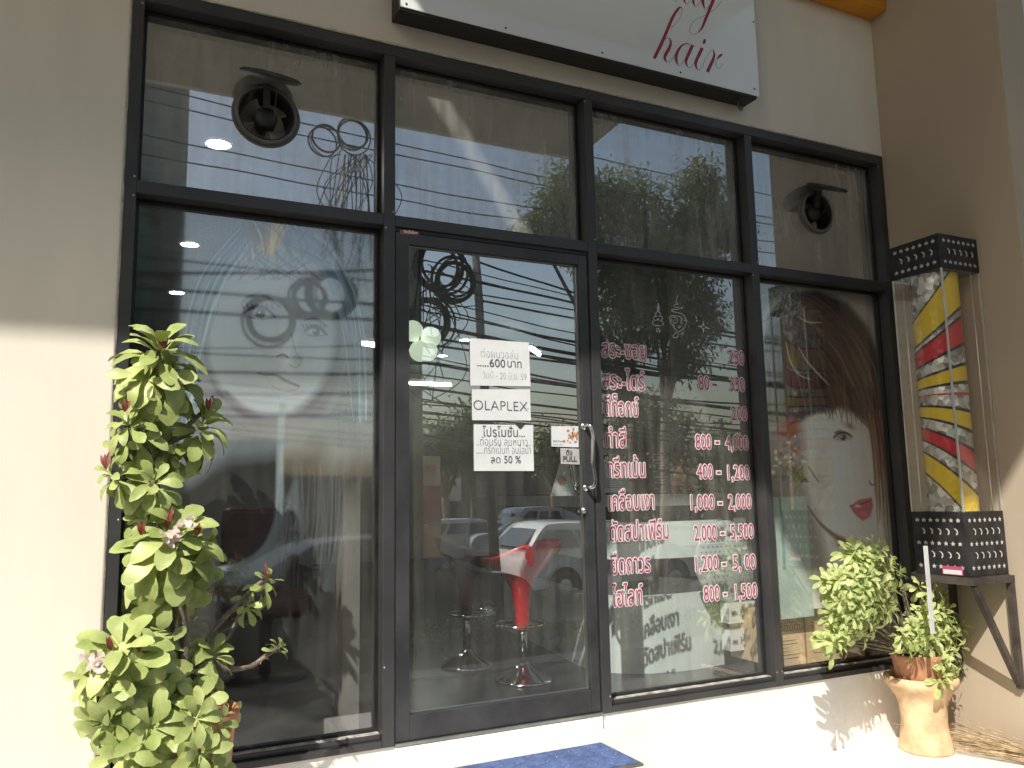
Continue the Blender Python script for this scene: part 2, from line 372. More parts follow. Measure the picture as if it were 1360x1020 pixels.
for x_, z_ in ((-.957, 2.855), (-.957, 2.162), (-.957, 2.088), (.008, 2.088), (.041, 2.162), (1.04, 2.162), (1.007, 2.855), (2.01, 2.088), (2.044, 2.162), (2.044, 2.855), (3.03, 2.855), (3.03, 2.162), (1.04, .07), (2.011, .07), (2.044, .07), (.008, .30), (-.957, .9)):
    b = BM(); lathe(b, (x_, -.0005, z_), [(0, -.001), (.003, -.0012), (.0045, .0005)], 10, 'y'); obj('screw', b, MDUL, sf)
# ---- door (a part of the shopfront; its pieces are sub-parts)
dx0, dx1, dz0, dz1 = .053, .993, .012, 2.078
gx0, gx1, gz0, gz1 = .112, .947, .107, 2.030
b = BM(); dy0, dy1 = .006, .052
box(b, dx0, gx0, dy0, dy1, dz0, dz1); box(b, gx1, dx1, dy0, dy1, dz0, dz1)
box(b, gx0+.0004, gx1-.0004, dy0+.0005, dy1, gz1, dz1); box(b, gx0+.0004, gx1-.0004, dy0+.0005, dy1, dz0, gz0)
door = obj('door', b, MFR2, sf, bevel=.002)
b = BM(); quad(b, (gx0, .034, gz0), (gx1, .034, gz0), (gx1, .034, gz1), (gx0, .034, gz1)); obj('door_glass', b, MGLASSD, door)
b = BM(); beads(b, gx0+.0006, gx1-.0006, gz0+.0006, gz1-.0006, .024, .032, .005); obj('glass_gasket', b, MDUL, door)
b = BM(); box(b, .05, .998, .012, .10, 2.082, 2.0995); obj('door_stop', b, MBLK, door)
b = BM(); hp = smooth_pts([(.952, .004, 1.268), (.949, -.03, 1.27), (.955, -.045, 1.262), (.962, -.05, 1.22), (.958, -.052, 1.16), (.955, -.052, 1.10), (.962, -.051, 1.05), (.966, -.048, 1.01), (.960, -.042, .992), (.953, -.03, .988), (.952, .004, .989)], 5)
tube(b, hp, .0085, 10)
lathe(b, (.952, .0, 1.268), [(.0, .004), (.016, .004), (.016, .008)], 16, 'y'); lathe(b, (.952, .0, .989), [(.0, .004), (.016, .004), (.016, .008)], 16, 'y')
obj('handle', b, MCHR, door)
b = BM(); tube(b, smooth_pts([(.94, .054, 1.10), (.925, .09, 1.10), (.928, .09, 1.05), (.945, .09, .98), (.94, .054, .97)], 4), .008, 8); obj('inner_handle', b, MCHR, door)
b = BM(); lathe(b, (.937, 0, .887), [(0, -.004), (.008, -.004), (.009, .001), (.014, .002), (.015, .006)], 20, 'y'); obj('lock', b, MDUL, door)
b = BM(); box(b, .05, .998, -.006, .12, -.003, .010); obj('threshold', b, MDUL, door, bevel=.002)
# ================================================================== SIGN
sg = thing('shop_sign', (1.0, -.05, 3.02), 'large white shop sign board with red script lettering on a black box', 'sign')
b = BM(); box(b, .03, 2.008, -.108, -.002, 3.020, 3.75); obj('casing', b, mat('sign_casing', (.012, .011, .011), .5), sg, bevel=.003)
b = BM(); box(b, .036, 2.022, -.114, -.1085, 3.034, 3.765); obj('panel', b, MWHITE, sg, bevel=.0015)
SY = -.1152
b = BM()
for u, v in ((540, 5), (672, 37), (800, 70), (904, 96), (1001, 29), (1002, 118)):
    p = P(u, v, SY); lathe(b, (p.x, SY+.001, p.z), [(0, -.003), (.0045, -.002), (.006, .001)], 10, 'y')
obj('screw', b, MBLK, sg)
b = BM(); tube(b, smooth_pts([(1.93, -.05, 3.02), (1.93, -.05, 2.99), (1.945, -.05, 2.972), (1.955, -.05, 2.985)], 4), .006, 6); obj('hook', b, MPOLE, sg)
def Sg(z): return lambda x, y: P(855+x/8.5, y/8.5, z)
b = BM(); bl = BM()
W = lambda *a: list(a)
def st(pts, ws):
    p, w = smooth_pts(pts, 7, ws); ribbon(b, p, w, Sg(SY-.0006))
def hl(pts, w=3.2):
    ribbon(bl, smooth_pts(pts, 8), w, Sg(SY-.0003))
st([(118, 660), (205, 480), (265, 340), (330, 190), (385, 105), (412, 80), (432, 95)], [36, 36, 34, 32, 26, 14, 3]); hl([(425, 80), (434, 110), (420, 180), (370, 260), (285, 330)])
hl([(200, 500), (235, 445), (275, 427), (300, 445)]); st([(290, 430), (306, 480), (285, 550), (250, 610), (238, 660), (262, 700)], [6, 22, 34, 36, 26, 4]); hl([(240, 680), (272, 702), (310, 680), (355, 610)])
st([(505, 490), (450, 500), (400, 550), (370, 620), (368, 680), (388, 730)], [3, 14, 26, 34, 26, 4]); hl([(375, 715), (405, 738), (450, 690), (500, 600)])
hl([(480, 484), (505, 488), (516, 510)])
st([(552, 508), (520, 580), (485, 660), (478, 710), (500, 758)], [36, 36, 34, 24, 4]); hl([(485, 740), (512, 764), (550, 735), (590, 670)])
st([(660, 540), (628, 610), (592, 690), (588, 740), (608, 788)], [36, 36, 34, 24, 4]); hl([(595, 775), (620, 792), (655, 760), (700, 660), (745, 585), (780, 562), (796, 590)])
st([(672, 495), (684, 470), (690, 440)], [12, 36, 14])
st([(788, 570), (797, 620), (775, 690), (742, 760), (720, 812)], [8, 22, 34, 36, 38])
st([(830, 665), (855, 635), (885, 612)], [8, 26, 22]); hl([(850, 640), (815, 680), (815, 740), (835, 772), (865, 760), (892, 715)])
# the line above: the ends of its letters and the tail of the last one
st([(455, -20), (460, 10), (478, 42)], [26, 20, 4]); hl([(345, 0), (368, 16), (400, -8)]); hl([(468, 35), (488, 48), (520, 10), (530, -10)])
st([(562, -20), (560, 20), (578, 66)], [28, 26, 4]); hl([(568, 60), (588, 76), (620, 40), (655, -10)])
st([(672, -25), (668, 30), (688, 95)], [32, 32, 5]); hl([(675, 85), (695, 106), (735, 70), (765, 10)])
st([(790, -10), (745, 100), (700, 210), (660, 310), (610, 368)], [38, 36, 32, 24, 5]); hl([(640, 345), (595, 380), (540, 378), (520, 340), (540, 270), (600, 215), (695, 172)]); hl([(745, 138), (800, 105), (850, 50), (885, 5)])
obj('script_lettering', b, MRED, sg); obj('lettering_hairline', bl, MHAIRL, sg)
# ================================================================== EXHAUST FANS
def fan(cx, cz, r, name_label, lid_yaw, lid_l):
    t = thing('exhaust_fan', (cx, GY, cz-r), name_label, 'exhaust fan', 'round exhaust fans cut into the upper glass')
    b = BM(); lathe(b, (cx, GY, cz), [(r*.86, -.006), (r*.90, -.022), (r, -.018), (r*1.02, -.002), (r*1.02, .004)], 40, 'y'); obj('outer_ring', b, mat('fan_ring', (.16, .16, .155), .5), t)
    b = BM(); lathe(b, (cx, GY, cz), [(r*.87, -.02), (r*.86, .0), (r*.80, .07), (r*.74, .11)], 40, 'y'); obj('duct', b, MBLK, t)
    bb = BM(); beige = mat('fan_blade', (.55, .50, .40), .5)
    for k in range(4):
        a0 = k*math.pi/2+.35
        for j in range(6):
            a, c = a0+j*.19, a0+(j+1)*.19; y1, y2 = GY+.05+.008*j, GY+.05+.008*(j+1)
            quad(bb, (cx+.2*r*math.cos(a), y1, cz+.2*r*math.sin(a)), (cx+.76*r*math.cos(a), y1-.01, cz+.76*r*math.sin(a)), (cx+.76*r*math.cos(c), y2-.01, cz+.76*r*math.sin(c)), (cx+.2*r*math.cos(c), y2, cz+.2*r*math.sin(c)))
    obj('fan_blade', bb, beige, t)
    b = BM(); lathe(b, (cx, GY, cz), [(0, .0), (r*.33, .002), (r*.38, .02), (r*.38, .10), (0, .11)], 24, 'y'); beam(b, (cx, GY-.005, cz+r*.25), (cx-.004, GY-.03, cz+r*1.0), .028, .022); beam(b, (cx, GY+.05, cz-r*.3), (cx, GY+.05, cz-r*.86), .02, .02)
    obj('motor', b, mat('fan_motor', (.045, .043, .04), .5), t)
    b = BM(); c = Vector((cx, GY-.035-r*.50, cz+r*1.0)); rg = lathe(b, (0, 0, 0), [(0, .006), (r*.92, .006), (r*.98, 0), (r*.92, -.006), (0, -.006)], 32)
    b.transform(Matrix.Translation(c) @ Matrix.Rotation(lid_yaw, 4, 'X') @ Matrix.Rotation(lid_l, 4, 'Y')); obj('lid', b, mat('fan_lid', (.07, .068, .06), .6, var=.3, scale=20), t)
    b = BM(); tube(b, [c+Vector((.02, -.05, 0)), Vector((cx+.03, GY-.012, cz-.02))], .0012, 5); obj('pull_cord', b, MPOLE, t)
    b = BM(); lathe(b, (cx, GY-.001, cz), [(r*1.02, 0), (r*1.10, 0)], 40, 'y'); obj('sealant', b, mat('sealant', (.22, .21, .19), .8), t)
fan(-.478, 2.526, .125, 'round black exhaust fan with raised lid in the wide upper left pane', R(22), R(4))
fan(2.577, 2.532, .118, 'round black exhaust fan with raised lid in the pane nearest the side wall', R(24), R(3))
# ================================================================== THINGS ON THE GLASS
def paper(name, label, cat, crn, m=MPAPER, y=.030, group=None, curl=.0012, nx=8):
    """a sheet taped on the glass: corners TL TR BR BL in x,z; slightly wavy"""
    b = BM(); g = []
    (a, b1, c, d) = crn
    for i in range(nx+1):
        row = []
        for j in range(nx+1):
            s, t = i/nx, j/nx
            x = (a[0]*(1-s)+b1[0]*s)*(1-t)+(d[0]*(1-s)+c[0]*s)*t; z = (a[1]*(1-s)+b1[1]*s)*(1-t)+(d[1]*(1-s)+c[1]*s)*t
            e = (abs(2*s-1)*abs(2*t-1))**3
            row.append(b.verts.new((x, y-curl*e-curl*.4*math.sin(5*s+3*t)**2, z)))
        g.append(row)
    for i in range(nx):
        for j in range(nx): b.faces.new((g[i][j], g[i][j+1], g[i+1][j+1], g[i+1][j])).smooth = True
    t = thing(name, ((a[0]+c[0])/2, y, min(c[1], d[1])), label, cat, group)
    obj('sheet', b, m, t); return t
def pz2(u, v, y=.03): q = P(u, v, y); return (q.x, q.z)
YP = .0265
t = paper('paper_notice', 'white handwritten paper on the door glass reading 600 baht, topmost of the three sheets', 'notice', [pz2(624, 449), pz2(702.5, 455), pz2(704.5, 513), pz2(624.5, 512)], group='papers taped to the door glass')
b = BM(); bf = BM(); YT = YP+.0015
tm = lambda u, v: (lambda q: plane_m((q.x, YT, q.z)))(P(u, v, YT))
add_text(b, '.....600', .052, tm(634, 486), 0, fit=.135); add_text(b, 'บาท', .052, tm(674, 487.5), -.0, fit=.07)
add_text(bf, 'ต่อผมวอลุ่ม', .05, tm(639, 474), -.001, fit=.18); add_text(bf, 'วันนี้ - 20 มิ.ย. 59', .042, tm(641, 502), -.001, fit=.215)
obj('handwriting', b, MINK, t); obj('faint_handwriting', bf, MINKF, t)
t = paper('paper_notice', 'white printed card on the door glass with thin capitals reading OLAPLEX', 'notice', [pz2(626.5, 517), pz2(704, 517), pz2(705, 558.5), pz2(627, 558)], curl=.001, group='papers taped to the door glass')
b = BM(); add_text(b, 'OLAPLEX', .062, tm(629, 544), -.0012, fit=.262); box(b, P(701, 543, YT).x, P(701, 543, YT).x+.003, YT, YT+.001, P(701, 543, YT).z, P(701, 543, YT).z+.003)
obj('printed_word', b, mat('fine_print', (.06, .06, .065), .6), t)
t = paper('paper_notice', 'white handwritten promotion paper with a torn notch, lowest of the three sheets on the door', 'notice', [pz2(629, 563.5), pz2(708, 564.5), pz2(709, 625.5), pz2(629.5, 625.5)], group='papers taped to the door glass', curl=.0015)
b = BM()
add_text(b, 'โปรโมชั่น...', .056, tm(641, 579.5), 0, fit=.205); add_text(b, '..ต้อนรับ ลมหนาว..', .050, tm(633, 591.5), -.001, fit=.262)
add_text(b, '.....ทรีทเม้นท์ อบไอน้ำ', .050, tm(633, 602.5), -.001, fit=.262); add_text(b, 'ลด 50 %', .046, tm(652, 615), 0, fit=.145)
obj('handwriting', b, MINK, t)
b = BM(); quad(b, *[Vector((*[0],)) if 0 else Vector(P(u, v, YT-.0004)) for u, v in ((684, 563), (690, 569.5), (692, 569.5), (698, 563))]); obj('torn_notch', b, mat('notch', (.05, .05, .05), .8), t)
# card and PULL plate
t = paper('card_sticker', 'small white card sticker with an orange flower print, above the PULL plate on the door', 'sticker', [pz2(732, 566), pz2(768, 566), pz2(768.5, 594), pz2(732.5, 593)], curl=.0005)
b = BM(); random.seed(5)
for k in range(46):
    u, v = random.gauss(760, 5), random.gauss(577, 4.2)
    if u > 767.5 or v < 567: continue
    q = P(u, v, YT); r = random.uniform(.002, .006); lathe(b, (q.x, YT-.0004*random.random(), q.z), [(0, 0), (r, 0)], 6, 'y')
obj('flower_print', b, mat('orange_print', (.62, .22, .03), .6, var=.4, scale=90), t)
b = BM(); add_text(b, 'NEW Premium', .012, tm(734.5, 587), 0, fit=.062); add_text(b, 'beauty salon', .008, tm(734.5, 591), 0, fit=.05); obj('small_print', b, MINK, t)
t = paper('push_pull_plate', 'small grey plate reading PULL in Thai and English beside the door handle', 'plate', [pz2(744, 595), pz2(769, 596), pz2(770, 617), pz2(745, 616)], m=mat('plate_grey', (.55, .55, .55), .4), curl=.0003)
b = BM(); add_text(b, 'ดึง', .032, tm(752, 604.5), .0006, fit=.032); add_text(b, 'PULL', .034, tm(748, 612.8), .0008, fit=.072); obj('lettering', b, MINK, t)
t = paper('small_sticker', 'tiny worn red and cream sticker on the door head rail at top left', 'sticker', [pz2(531.5, 304.5, 0), pz2(557, 307.5, 0), pz2(557, 312.5, 0), pz2(532, 310.5, 0)], m=mat('sticker_red', (.45, .14, .1), .6), y=.0045, curl=.0001)
b = BM(); q = P(536, 309, .003); add_text(b, 'ติดตั้งโดย', .016, Matrix.Translation((0, -.002, 0)) @ plane_m((q.x, .0035, q.z)), .001, fit=.06); obj('lettering', b, MPAPER, t)
# price list in cut vinyl
pl = thing('price_list', (1.5, .07, .4), 'price list of nine pink Thai lines with white outlines on glass beside the door', 'price list')
YV = .0775
def vm(u, v, y): q = P(u, v, y); return plane_m((q.x, y, q.z))
MPINK = mat('pink_vinyl', (.50, .05, .12), .5, 0, .15, 25); MWV = mat('white_vinyl', (.95, .92, .93), .5, 0, .04, 20)
film(MPINK, .1); film(MWV, .25)
rows = [('สระ-ซอย', 800, 858, 474, '250', 967, 988, 482), ('สระ-ไดร์', 801, 856, 516, None, 0, 0, 0), ('ดีท็อกซ์', 803, 848, 552, '200', 971, 992, 558),
        ('ทำสี', 805, 832, 594, None, 0, 0, 0), ('ทรีทเม้น', 807, 857, 634, None, 0, 0, 0), ('เคลือบเงา', 809, 869, 678, None, 0, 0, 0),
        ('ดัดสปาเฟิร์ม', 810, 888, 719, None, 0, 0, 0), ('ยืดถาวร', 812, 864, 763, None, 0, 0, 0), ('ไฮไลท์', 813, 854, 806, None, 0, 0, 0)]
nums = [[('250', 968, 988, 483)], [('80', 928, 942, 517.5), ('-', 946, 953, 517), ('350', 970, 989, 519)], [('200', 972, 992, 558)],
        [('800', 924, 945, 596), ('-', 950, 956, 594), ('4,000', 964, 994, 597)], [('400', 926, 947, 636), ('-', 952, 958, 634), ('1,200', 967, 996, 637)],
        [('1,000', 918, 949, 677), ('-', 954, 960, 675), ('2,000', 968, 998, 676)], [('2,000', 922, 952, 718), ('-', 957, 963, 715), ('5,500', 971, 1001, 716)],
        [('1,200', 924, 954, 759), ('-', 959, 965, 756), ('5, 00', 974, 1004, 757)], [('800', 935, 956, 799), ('-', 961, 966, 796), ('1,500', 977, 1006, 796)]]
for (s, u0, u1, vb, *_r), nn in zip(rows, nums):
  for nm_, lst_ in (('service_name', [(s, u0, u1, vb, True)]), ('price_figure', [(x[0], x[1], x[2], x[3], False) for x in nn])):
    bp, bw = BM(), BM()
    for (tx, a, c, v, big) in lst_:
        q0, q1 = P(a, v, YV), P(c, v-(c-a)*.0, YV); w = (q1-q0).x
        if tx == '-':
            box(bw, q0.x-.004, q0.x+w+.004, YV, YV+.0008, q0.z+.012, q0.z+.036); box(bp, q0.x+.003, q0.x+w-.003, YV-.0012, YV-.0004, q0.z+.019, q0.z+.029); continue
        sz = .125 if big else .105
        # each copy of a run is fitted to the same width so the outline sits around the letters
        me = text_mesh(tx, sz, 0); xs = [vv.co.x for vv in me.vertices]; k = w/(max(xs)-min(xs)); x0 = min(xs)
        mt = plane_m((q0.x, YV-.0012, q0.z))
        for vv in me.vertices: vv.co.x = (vv.co.x-x0)*k
        for j in range(8):
            a_ = 2*math.pi*j/8; m2_ = me.copy(); m2_.transform(plane_m((q0.x+.0052*math.cos(a_), YV-.0001*j, q0.z+.0052*math.sin(a_)))); bw.from_mesh(m2_); bpy.data.meshes.remove(m2_)
        m2_ = me.copy(); m2_.transform(plane_m((q0.x, YV-.0022, q0.z))); bp.from_mesh(m2_); bpy.data.meshes.remove(m2_)
        bpy.data.meshes.remove(me)
    ln = obj(nm_, bp, MPINK, pl); obj('outline', bw, MWV, ln)
# white line emblems on the same pane
MLN = mat('white_line', (.62, .62, .61), .6)
def em(name, label, strokes, fills=()):
    b = BM()
    for pts, w in strokes: ribbon(b, smooth_pts([(855+x/10.2, 370+y/10.2) for x, y in pts], 6), w, lambda x, y: P(x, y, .076))
    t = tag(obj(name, b, MLN), label, 'emblem'); return t
em('tiered_emblem', 'white line drawing of a tiered spire on the glass left of the heart',
   [([(198, 330), (188, 380), (185, 428), (205, 432), (207, 385), (200, 340)], .8), ([(190, 350), (198, 400), (196, 425)], 1.2), ([(195, 440), (165, 465), (165, 500), (195, 515), (222, 500), (222, 465), (195, 440)], .8),
    ([(195, 515), (150, 512), (138, 545), (165, 568), (195, 545), (215, 568), (248, 555), (245, 520), (195, 515)], .8), ([(190, 562), (140, 575), (115, 600), (140, 632), (200, 640), (252, 632), (266, 605), (240, 575), (190, 562)], .8),
    ([(198, 668), (178, 690), (180, 718), (215, 722), (205, 690), (198, 668)], 1.0)])
em('heart_emblem', 'white line drawing of a heart with a looped wavy thread on the glass',
   [([(458, 215), (452, 270), (440, 320), (470, 350), (415, 355), (425, 385), (475, 395), (470, 415), (385, 420), (390, 445), (500, 468), (550, 510), (578, 580), (545, 670), (480, 715), (420, 745), (395, 785), (430, 802), (465, 780), (455, 720), (400, 650), (355, 570), (360, 510), (420, 505), (490, 515), (512, 560), (495, 600)], .8),
    ([(380, 590), (375, 540), (410, 520), (455, 545), (450, 595), (415, 600), (400, 570), (420, 550), (435, 570)], .7), ([(395, 600), (410, 640), (425, 650)], .8), ([(480, 640), (500, 650), (480, 668), (462, 655), (480, 640)], .7), ([(500, 600), (520, 605), (515, 625)], .7), ([(545, 562), (575, 570), (600, 575)], .9)])
b = BM()
for a, c in (((718, 640), (905, 680)), ((803, 552), (810, 748))):
    mx_, my_ = 808, 655
    for e in (a, c):
        dx, dy = e[0]-mx_, e[1]-my_; l = math.hypot(dx, dy); nx, ny = -dy/l*17, dx/l*17
        f = lambda x, y: P(855+x/10.2, 370+y/10.2, .076)
        ps = [f(mx_+nx, my_+ny), f(e[0], e[1]), f(mx_-nx, my_-ny)]; b.faces.new([b.verts.new(p) for p in ps])
tag(obj('star_emblem', b, MLN), 'white four pointed star on the glass beside the heart emblem', 'emblem')
# ================================================================== BARBER POLE BOX
BX0, BX1, BY0, BY1 = 2.766, 3.064, -.531, -.235
bp_ = thing('barber_pole', (2.915, -.383, .525), 'tall barber pole box with yellow and red stripes between black star cut metal ends', 'barber pole')
def starpts(r, n=5, k=.42): return [(r*(1 if i % 2 == 0 else k)*math.sin(math.pi*i/n), r*(1 if i % 2 == 0 else k)*math.cos(math.pi*i/n)) for i in range(2*n)]
def moonpts(r):
    o_ = [(r*math.cos(a), r*math.sin(a)) for a in [R(-75+150*i/8+20) for i in range(9)]]
    i_ = [(-.38*r+r*.98*math.cos(a), r*.86*math.sin(a)) for a in [R(62-124*i/8+14) for i in range(9)]]
    return o_+i_
def end_box(z0, z1, rows, name):
    b = BM(); box(b, BX0, BX1, BY0, BY1, z0, z1); o = obj(name, b, mat('star_metal', (.03, .028, .03), .5, .0, .35, 12, .1, 60), bp_, bevel=.002)
    b = BM(); n = len(rows)
    for ri, kind in enumerate(rows):
        z = z1-(z1-z0)*(ri+.5)/n*.92-(z1-z0)*.04; cnt = 7 if kind == 's' else 5
        for i in range(cnt):
            t = (i+.5)/cnt if kind == 's' else .16+.68*i/4
            t = .05+.9*t
            sh = starpts(.0135) if kind == 's' else moonpts(.018)
            for face in ('x', 'y'):
                if face == 'x':
                    vs = [b.verts.new((BX0-.0015, BY1+(BY0-BY1)*t-px_*1.0, z+pz_)) for px_, pz_ in sh]
                else:
                    vs = [b.verts.new((BX0+(BX1-BX0)*t+px_, BY0-.0015, z+pz_)) for px_, pz_ in sh]
                f = b.faces.new(vs)
    bmesh.ops.triangulate(b, faces=b.faces[:]); obj('cut_pattern', b, mat('cut_out_white', (.7, .69, .68), .6, var=.05), o)
end_box(.527, .838, 'smsms', 'base_box'); end_box(2.070, 2.252, 'sms', 'top_box')
b = BM()
for x, y in ((BX0, BY0), (BX1-.008, BY0), (BX0, BY1-.008), (BX1-.008, BY1-.008)): box(b, x, x+.008, y, y+.008, .8385, 2.0695)
tube(b, [(BX0+.012, BY1-.055, .839), (BX0+.012, BY1-.055, 2.069)], .0035, 6); tube(b, [(BX1-.06, BY0+.012, .839), (BX1-.06, BY0+.012, 2.069)], .0035, 6)
obj('corner_rod', b, mat('rod', (.8, .8, .78), .3, .6, .1), bp_)
MCL = glass_mat('clear_panel', tint=(.94, .94, .93), refl=.10, dust=.04)
for q in (((BX0+.003, BY0+.008, .8385), (BX0+.003, BY1-.008, .8385), (BX0+.003, BY1-.008, 2.0695), (BX0+.003, BY0+.008, 2.0695)), ((BX0+.008, BY0+.003, .8385), (BX1-.008, BY0+.003, .8385), (BX1-.008, BY0+.003, 2.0695), (BX0+.008, BY0+.003, 2.0695))):
    b = BM(); quad(b, *q); obj('clear_panel', b, MCL, bp_)
# painted drum
cx, cy, rr, z0, z1 = 2.893, -.385, .117, .840, 2.068
NA, NZ = 160, 520
ang = np.linspace(0, 2*np.pi, NA+1); zz = np.linspace(z0, z1, NZ+1)
A, Z = np.meshgrid(ang, zz, indexing='ij')
Xc, Yc = cx+rr*np.cos(A), cy+rr*np.sin(A)
va = math.atan2(cy-CAM[1], cx-CAM[0]); left = va+math.pi/2+math.pi        # angle of the drum's left edge as seen from the pavement
t = ((A-left+math.pi) % (2*np.pi))-math.pi
t = (A-(va+math.pi)); t = (t+np.pi) % (2*np.pi)-np.pi                     # 0 on the near side
tt = np.sin(np.clip(t, -np.pi/2, np.pi/2))
zc = 1.43
s = (Z-zc)*261/np.exp(.294*(tt+1)) 
col = np.zeros(A.shape+(4,)); col[..., 3] = 0.0
def band(lo, hi, c):
    m = (s > lo) & (s < hi); col[m] = (*c, 1)
    e = ((np.abs(s-lo) < 1.3) | (np.abs(s-hi) < 1.3)); col[e] = (.02, .02, .04, 1)
Y_, R_ = (.88, .62, .03), (.68, .03, .04)
for lo, hi, c in ((66, 102, Y_), (38, 59, R_), (9, 23, Y_), (-28, -13, Y_), (-58, -42, R_), (-102, -74, Y_)): band(lo, hi, c)
m = np.abs(s) < .9; col[m] = (*R_, 1)
def grid_obj(name, co, col, mt, parent=None, smooth=True, org=None, flip=False):
    n, m_ = co.shape[:2]; idx = np.arange(n*m_).reshape(n, m_)
    f = np.stack([idx[:-1, :-1], idx[1:, :-1], idx[1:, 1:], idx[:-1, 1:]], -1).reshape(-1, 4)
    if flip: f = f[:, ::-1]
    me = bpy.data.meshes.new(name); org = origin(parent) if parent is not None else Vector(org or (0, 0, 0))
    me.vertices.add(n*m_); me.vertices.foreach_set('co', (co.reshape(-1, 3)-np.array(org)).astype(np.float32).ravel())
    me.loops.add(len(f)*4); me.loops.foreach_set('vertex_index', f.ravel().astype(np.int32))
    me.polygons.add(len(f)); me.polygons.foreach_set('loop_start', np.arange(0, len(f)*4, 4, dtype=np.int32))
    me.update(calc_edges=True); me.validate()
    ca = me.color_attributes.new('paint', 'FLOAT_COLOR', 'POINT'); ca.data.foreach_set('color', col.reshape(-1, 4).astype(np.float32).ravel())
    me.materials.append(mt)
    if smooth: me.polygons.foreach_set('use_smooth', np.ones(len(f), bool))
    o = bpy.data.objects.new(name, me); C.objects.link(o)
    if parent is not None: o.parent = parent
    else: o.location = org
    ORG[o.name] = org
    return o
m_, nt, pb, mo = new_mat('drum_paint')
va_ = N(nt, 'ShaderNodeVertexColor', layer_name='paint')
tc = N(nt, 'ShaderNodeTexCoord').outputs['Object']
vo = N(nt, 'ShaderNodeTexVoronoi'); vo.inputs['Scale'].default_value = 30; nt.links.new(tc, vo.inputs['Vector'])
vcol = ramp(nt, N(nt, 'ShaderNodeSeparateColor').outputs[0], [(0.0, (.22, .21, .18)), (.35, (.48, .46, .40)), (.7, (.8, .8, .74)), (1, (1, 1, .96))])
sp = [n for n in nt.nodes if n.type == 'SEPARATE_COLOR'][0]; nt.links.new(vo.outputs['Color'], sp.inputs[0])
mixc = N(nt, 'ShaderNodeMix', data_type='RGBA'); nt.links.new(va_.outputs['Alpha'], mixc.inputs[0]); nt.links.new(vcol, mixc.inputs[6]); nt.links.new(va_.outputs['Color'], mixc.inputs[7])
nt.links.new(mixc.outputs[2], pb.inputs['Base Color'])
mt_ = N(nt, 'ShaderNodeMapRange'); mt_.inputs['To Min'].default_value = .45; mt_.inputs['To Max'].default_value = 0; nt.links.new(va_.outputs['Alpha'], mt_.inputs['Value']); nt.links.new(mt_.outputs[0], pb.inputs['Metallic']); pb.inputs['Roughness'].default_value = .3
bq = N(nt, 'ShaderNodeBump'); bq.inputs['Strength'].default_value = .5; bq.inputs['Distance'].default_value = .01; nt.links.new(vo.outputs['Distance'], bq.inputs['Height']); nt.links.new(bq.outputs[0], pb.inputs['Normal'])
dr = grid_obj('striped_drum', np.stack([Xc, Yc, Z], -1), col, m_, bp_)
b = BM(); q = PX(1252, 756, BX0-.004); box(b, BX0-.004, BX0-.0025, -.50, -.39, .532, .574)
st_ = obj('base_sticker', b, mat('pink_sticker', (.62, .10, .22), .5), bp_)
b = BM(); box(b, BX0-.0052, BX0-.0042, -.495, -.395, .535, .556); obj('sticker_text_panel', b, MPAPER, st_)
# bracket
br = thing('wall_bracket', (2.91, -.37, 0), 'rusty black steel wall bracket with two triangular struts carrying the barber pole box', 'bracket')
MRUST = mat('rusty_black_steel', (.11, .085, .07), .65, .0, .4, 8, c2=(.03, .026, .025), bump=.2)
b = BM(); beam(b, (2.752, BY0-.012, .505), (3.064, BY0-.012, .505), .03, .034); beam(b, (2.752, BY1+.012, .505), (3.064, BY1+.012, .505), .03, .034)
beam(b, (2.767, BY0+.004, .505), (2.767, BY1-.004, .505), .03, .034); beam(b, (3.049, BY0+.004, .505), (3.049, BY1-.004, .505), .03, .034); obj('shelf_frame', b, MRUST, br)
b = BM(); box(b, 2.757, 3.063, BY0-.004, BY1+.004, .5225, .5255); obj('shelf_plate', b, MRUST, br)
for y in (BY0-.012, BY1+.012):
    b = BM(); beam(b, (3.049, y, .487), (3.049, y, -.02), .028, .028, (0, 1, 0)); beam(b, (2.775, y+.0015, .487), (3.040, y+.0015, .005), .027, .027, (0, 1, 0)); obj('strut', b, MRUST, br)
# ================================================================== LEAF HELPERS
def leaf(b, p, d, up, L, Wd, curl=.25, fold=.18, tip=.65, mi=0):
    d = Vector(d).normalized(); s = d.cross(Vector(up)); s = s.normalized() if s.length > 1e-4 else frame_for(d)[0]; n = s.cross(d).normalized()
    prof = [(0, .08), (.25, .38), (.5, .72), (.72, 1.0), (.9, .8), (1.0, .22)] if tip > .6 else [(0, .1), (.2, .6), (.45, 1), (.7, .8), (.9, .35), (1, .05)]
    rows = []
    for t_, w in prof:
        c_ = Vector(p)+d*(L*t_*math.cos(curl*t_))+n*(-L*t_*math.sin(curl*t_)*t_*1.2); hw = Wd*w/2
        rows.append([b.verts.new(c_-s*hw+n*hw*fold), b.verts.new(c_), b.verts.new(c_+s*hw+n*hw*fold)])
    for a, c in zip(rows, rows[1:]):
        for k in range(2):
            f = b.faces.new((a[k], a[k+1], c[k+1], c[k])); f.smooth = True; f.material_index = mi
def rosette(b, c, ax, r, n, Wd, lo=20, hi=100, rnd=random):
    ax = Vector(ax).normalized(); s, t = frame_for(ax)
    for i in range(n):
        f = (i+.5)/n; a = i*2.39996+rnd.uniform(-.25, .25); th = R(lo+(hi-lo)*f**.8)+rnd.uniform(-.12, .12)
        d = ax*math.cos(th)+(s*math.cos(a)+t*math.sin(a))*math.sin(th)
        base = Vector(c)-ax*(r*.55*f)+d*r*.08
        L = r*(.55+.5*f)*rnd.uniform(.85, 1.12)
        leaf(b, base, d, ax, L, Wd*(.65+.4*f)*rnd.uniform(.85, 1.1), curl=rnd.uniform(.1, .6), fold=rnd.uniform(.05, .35))
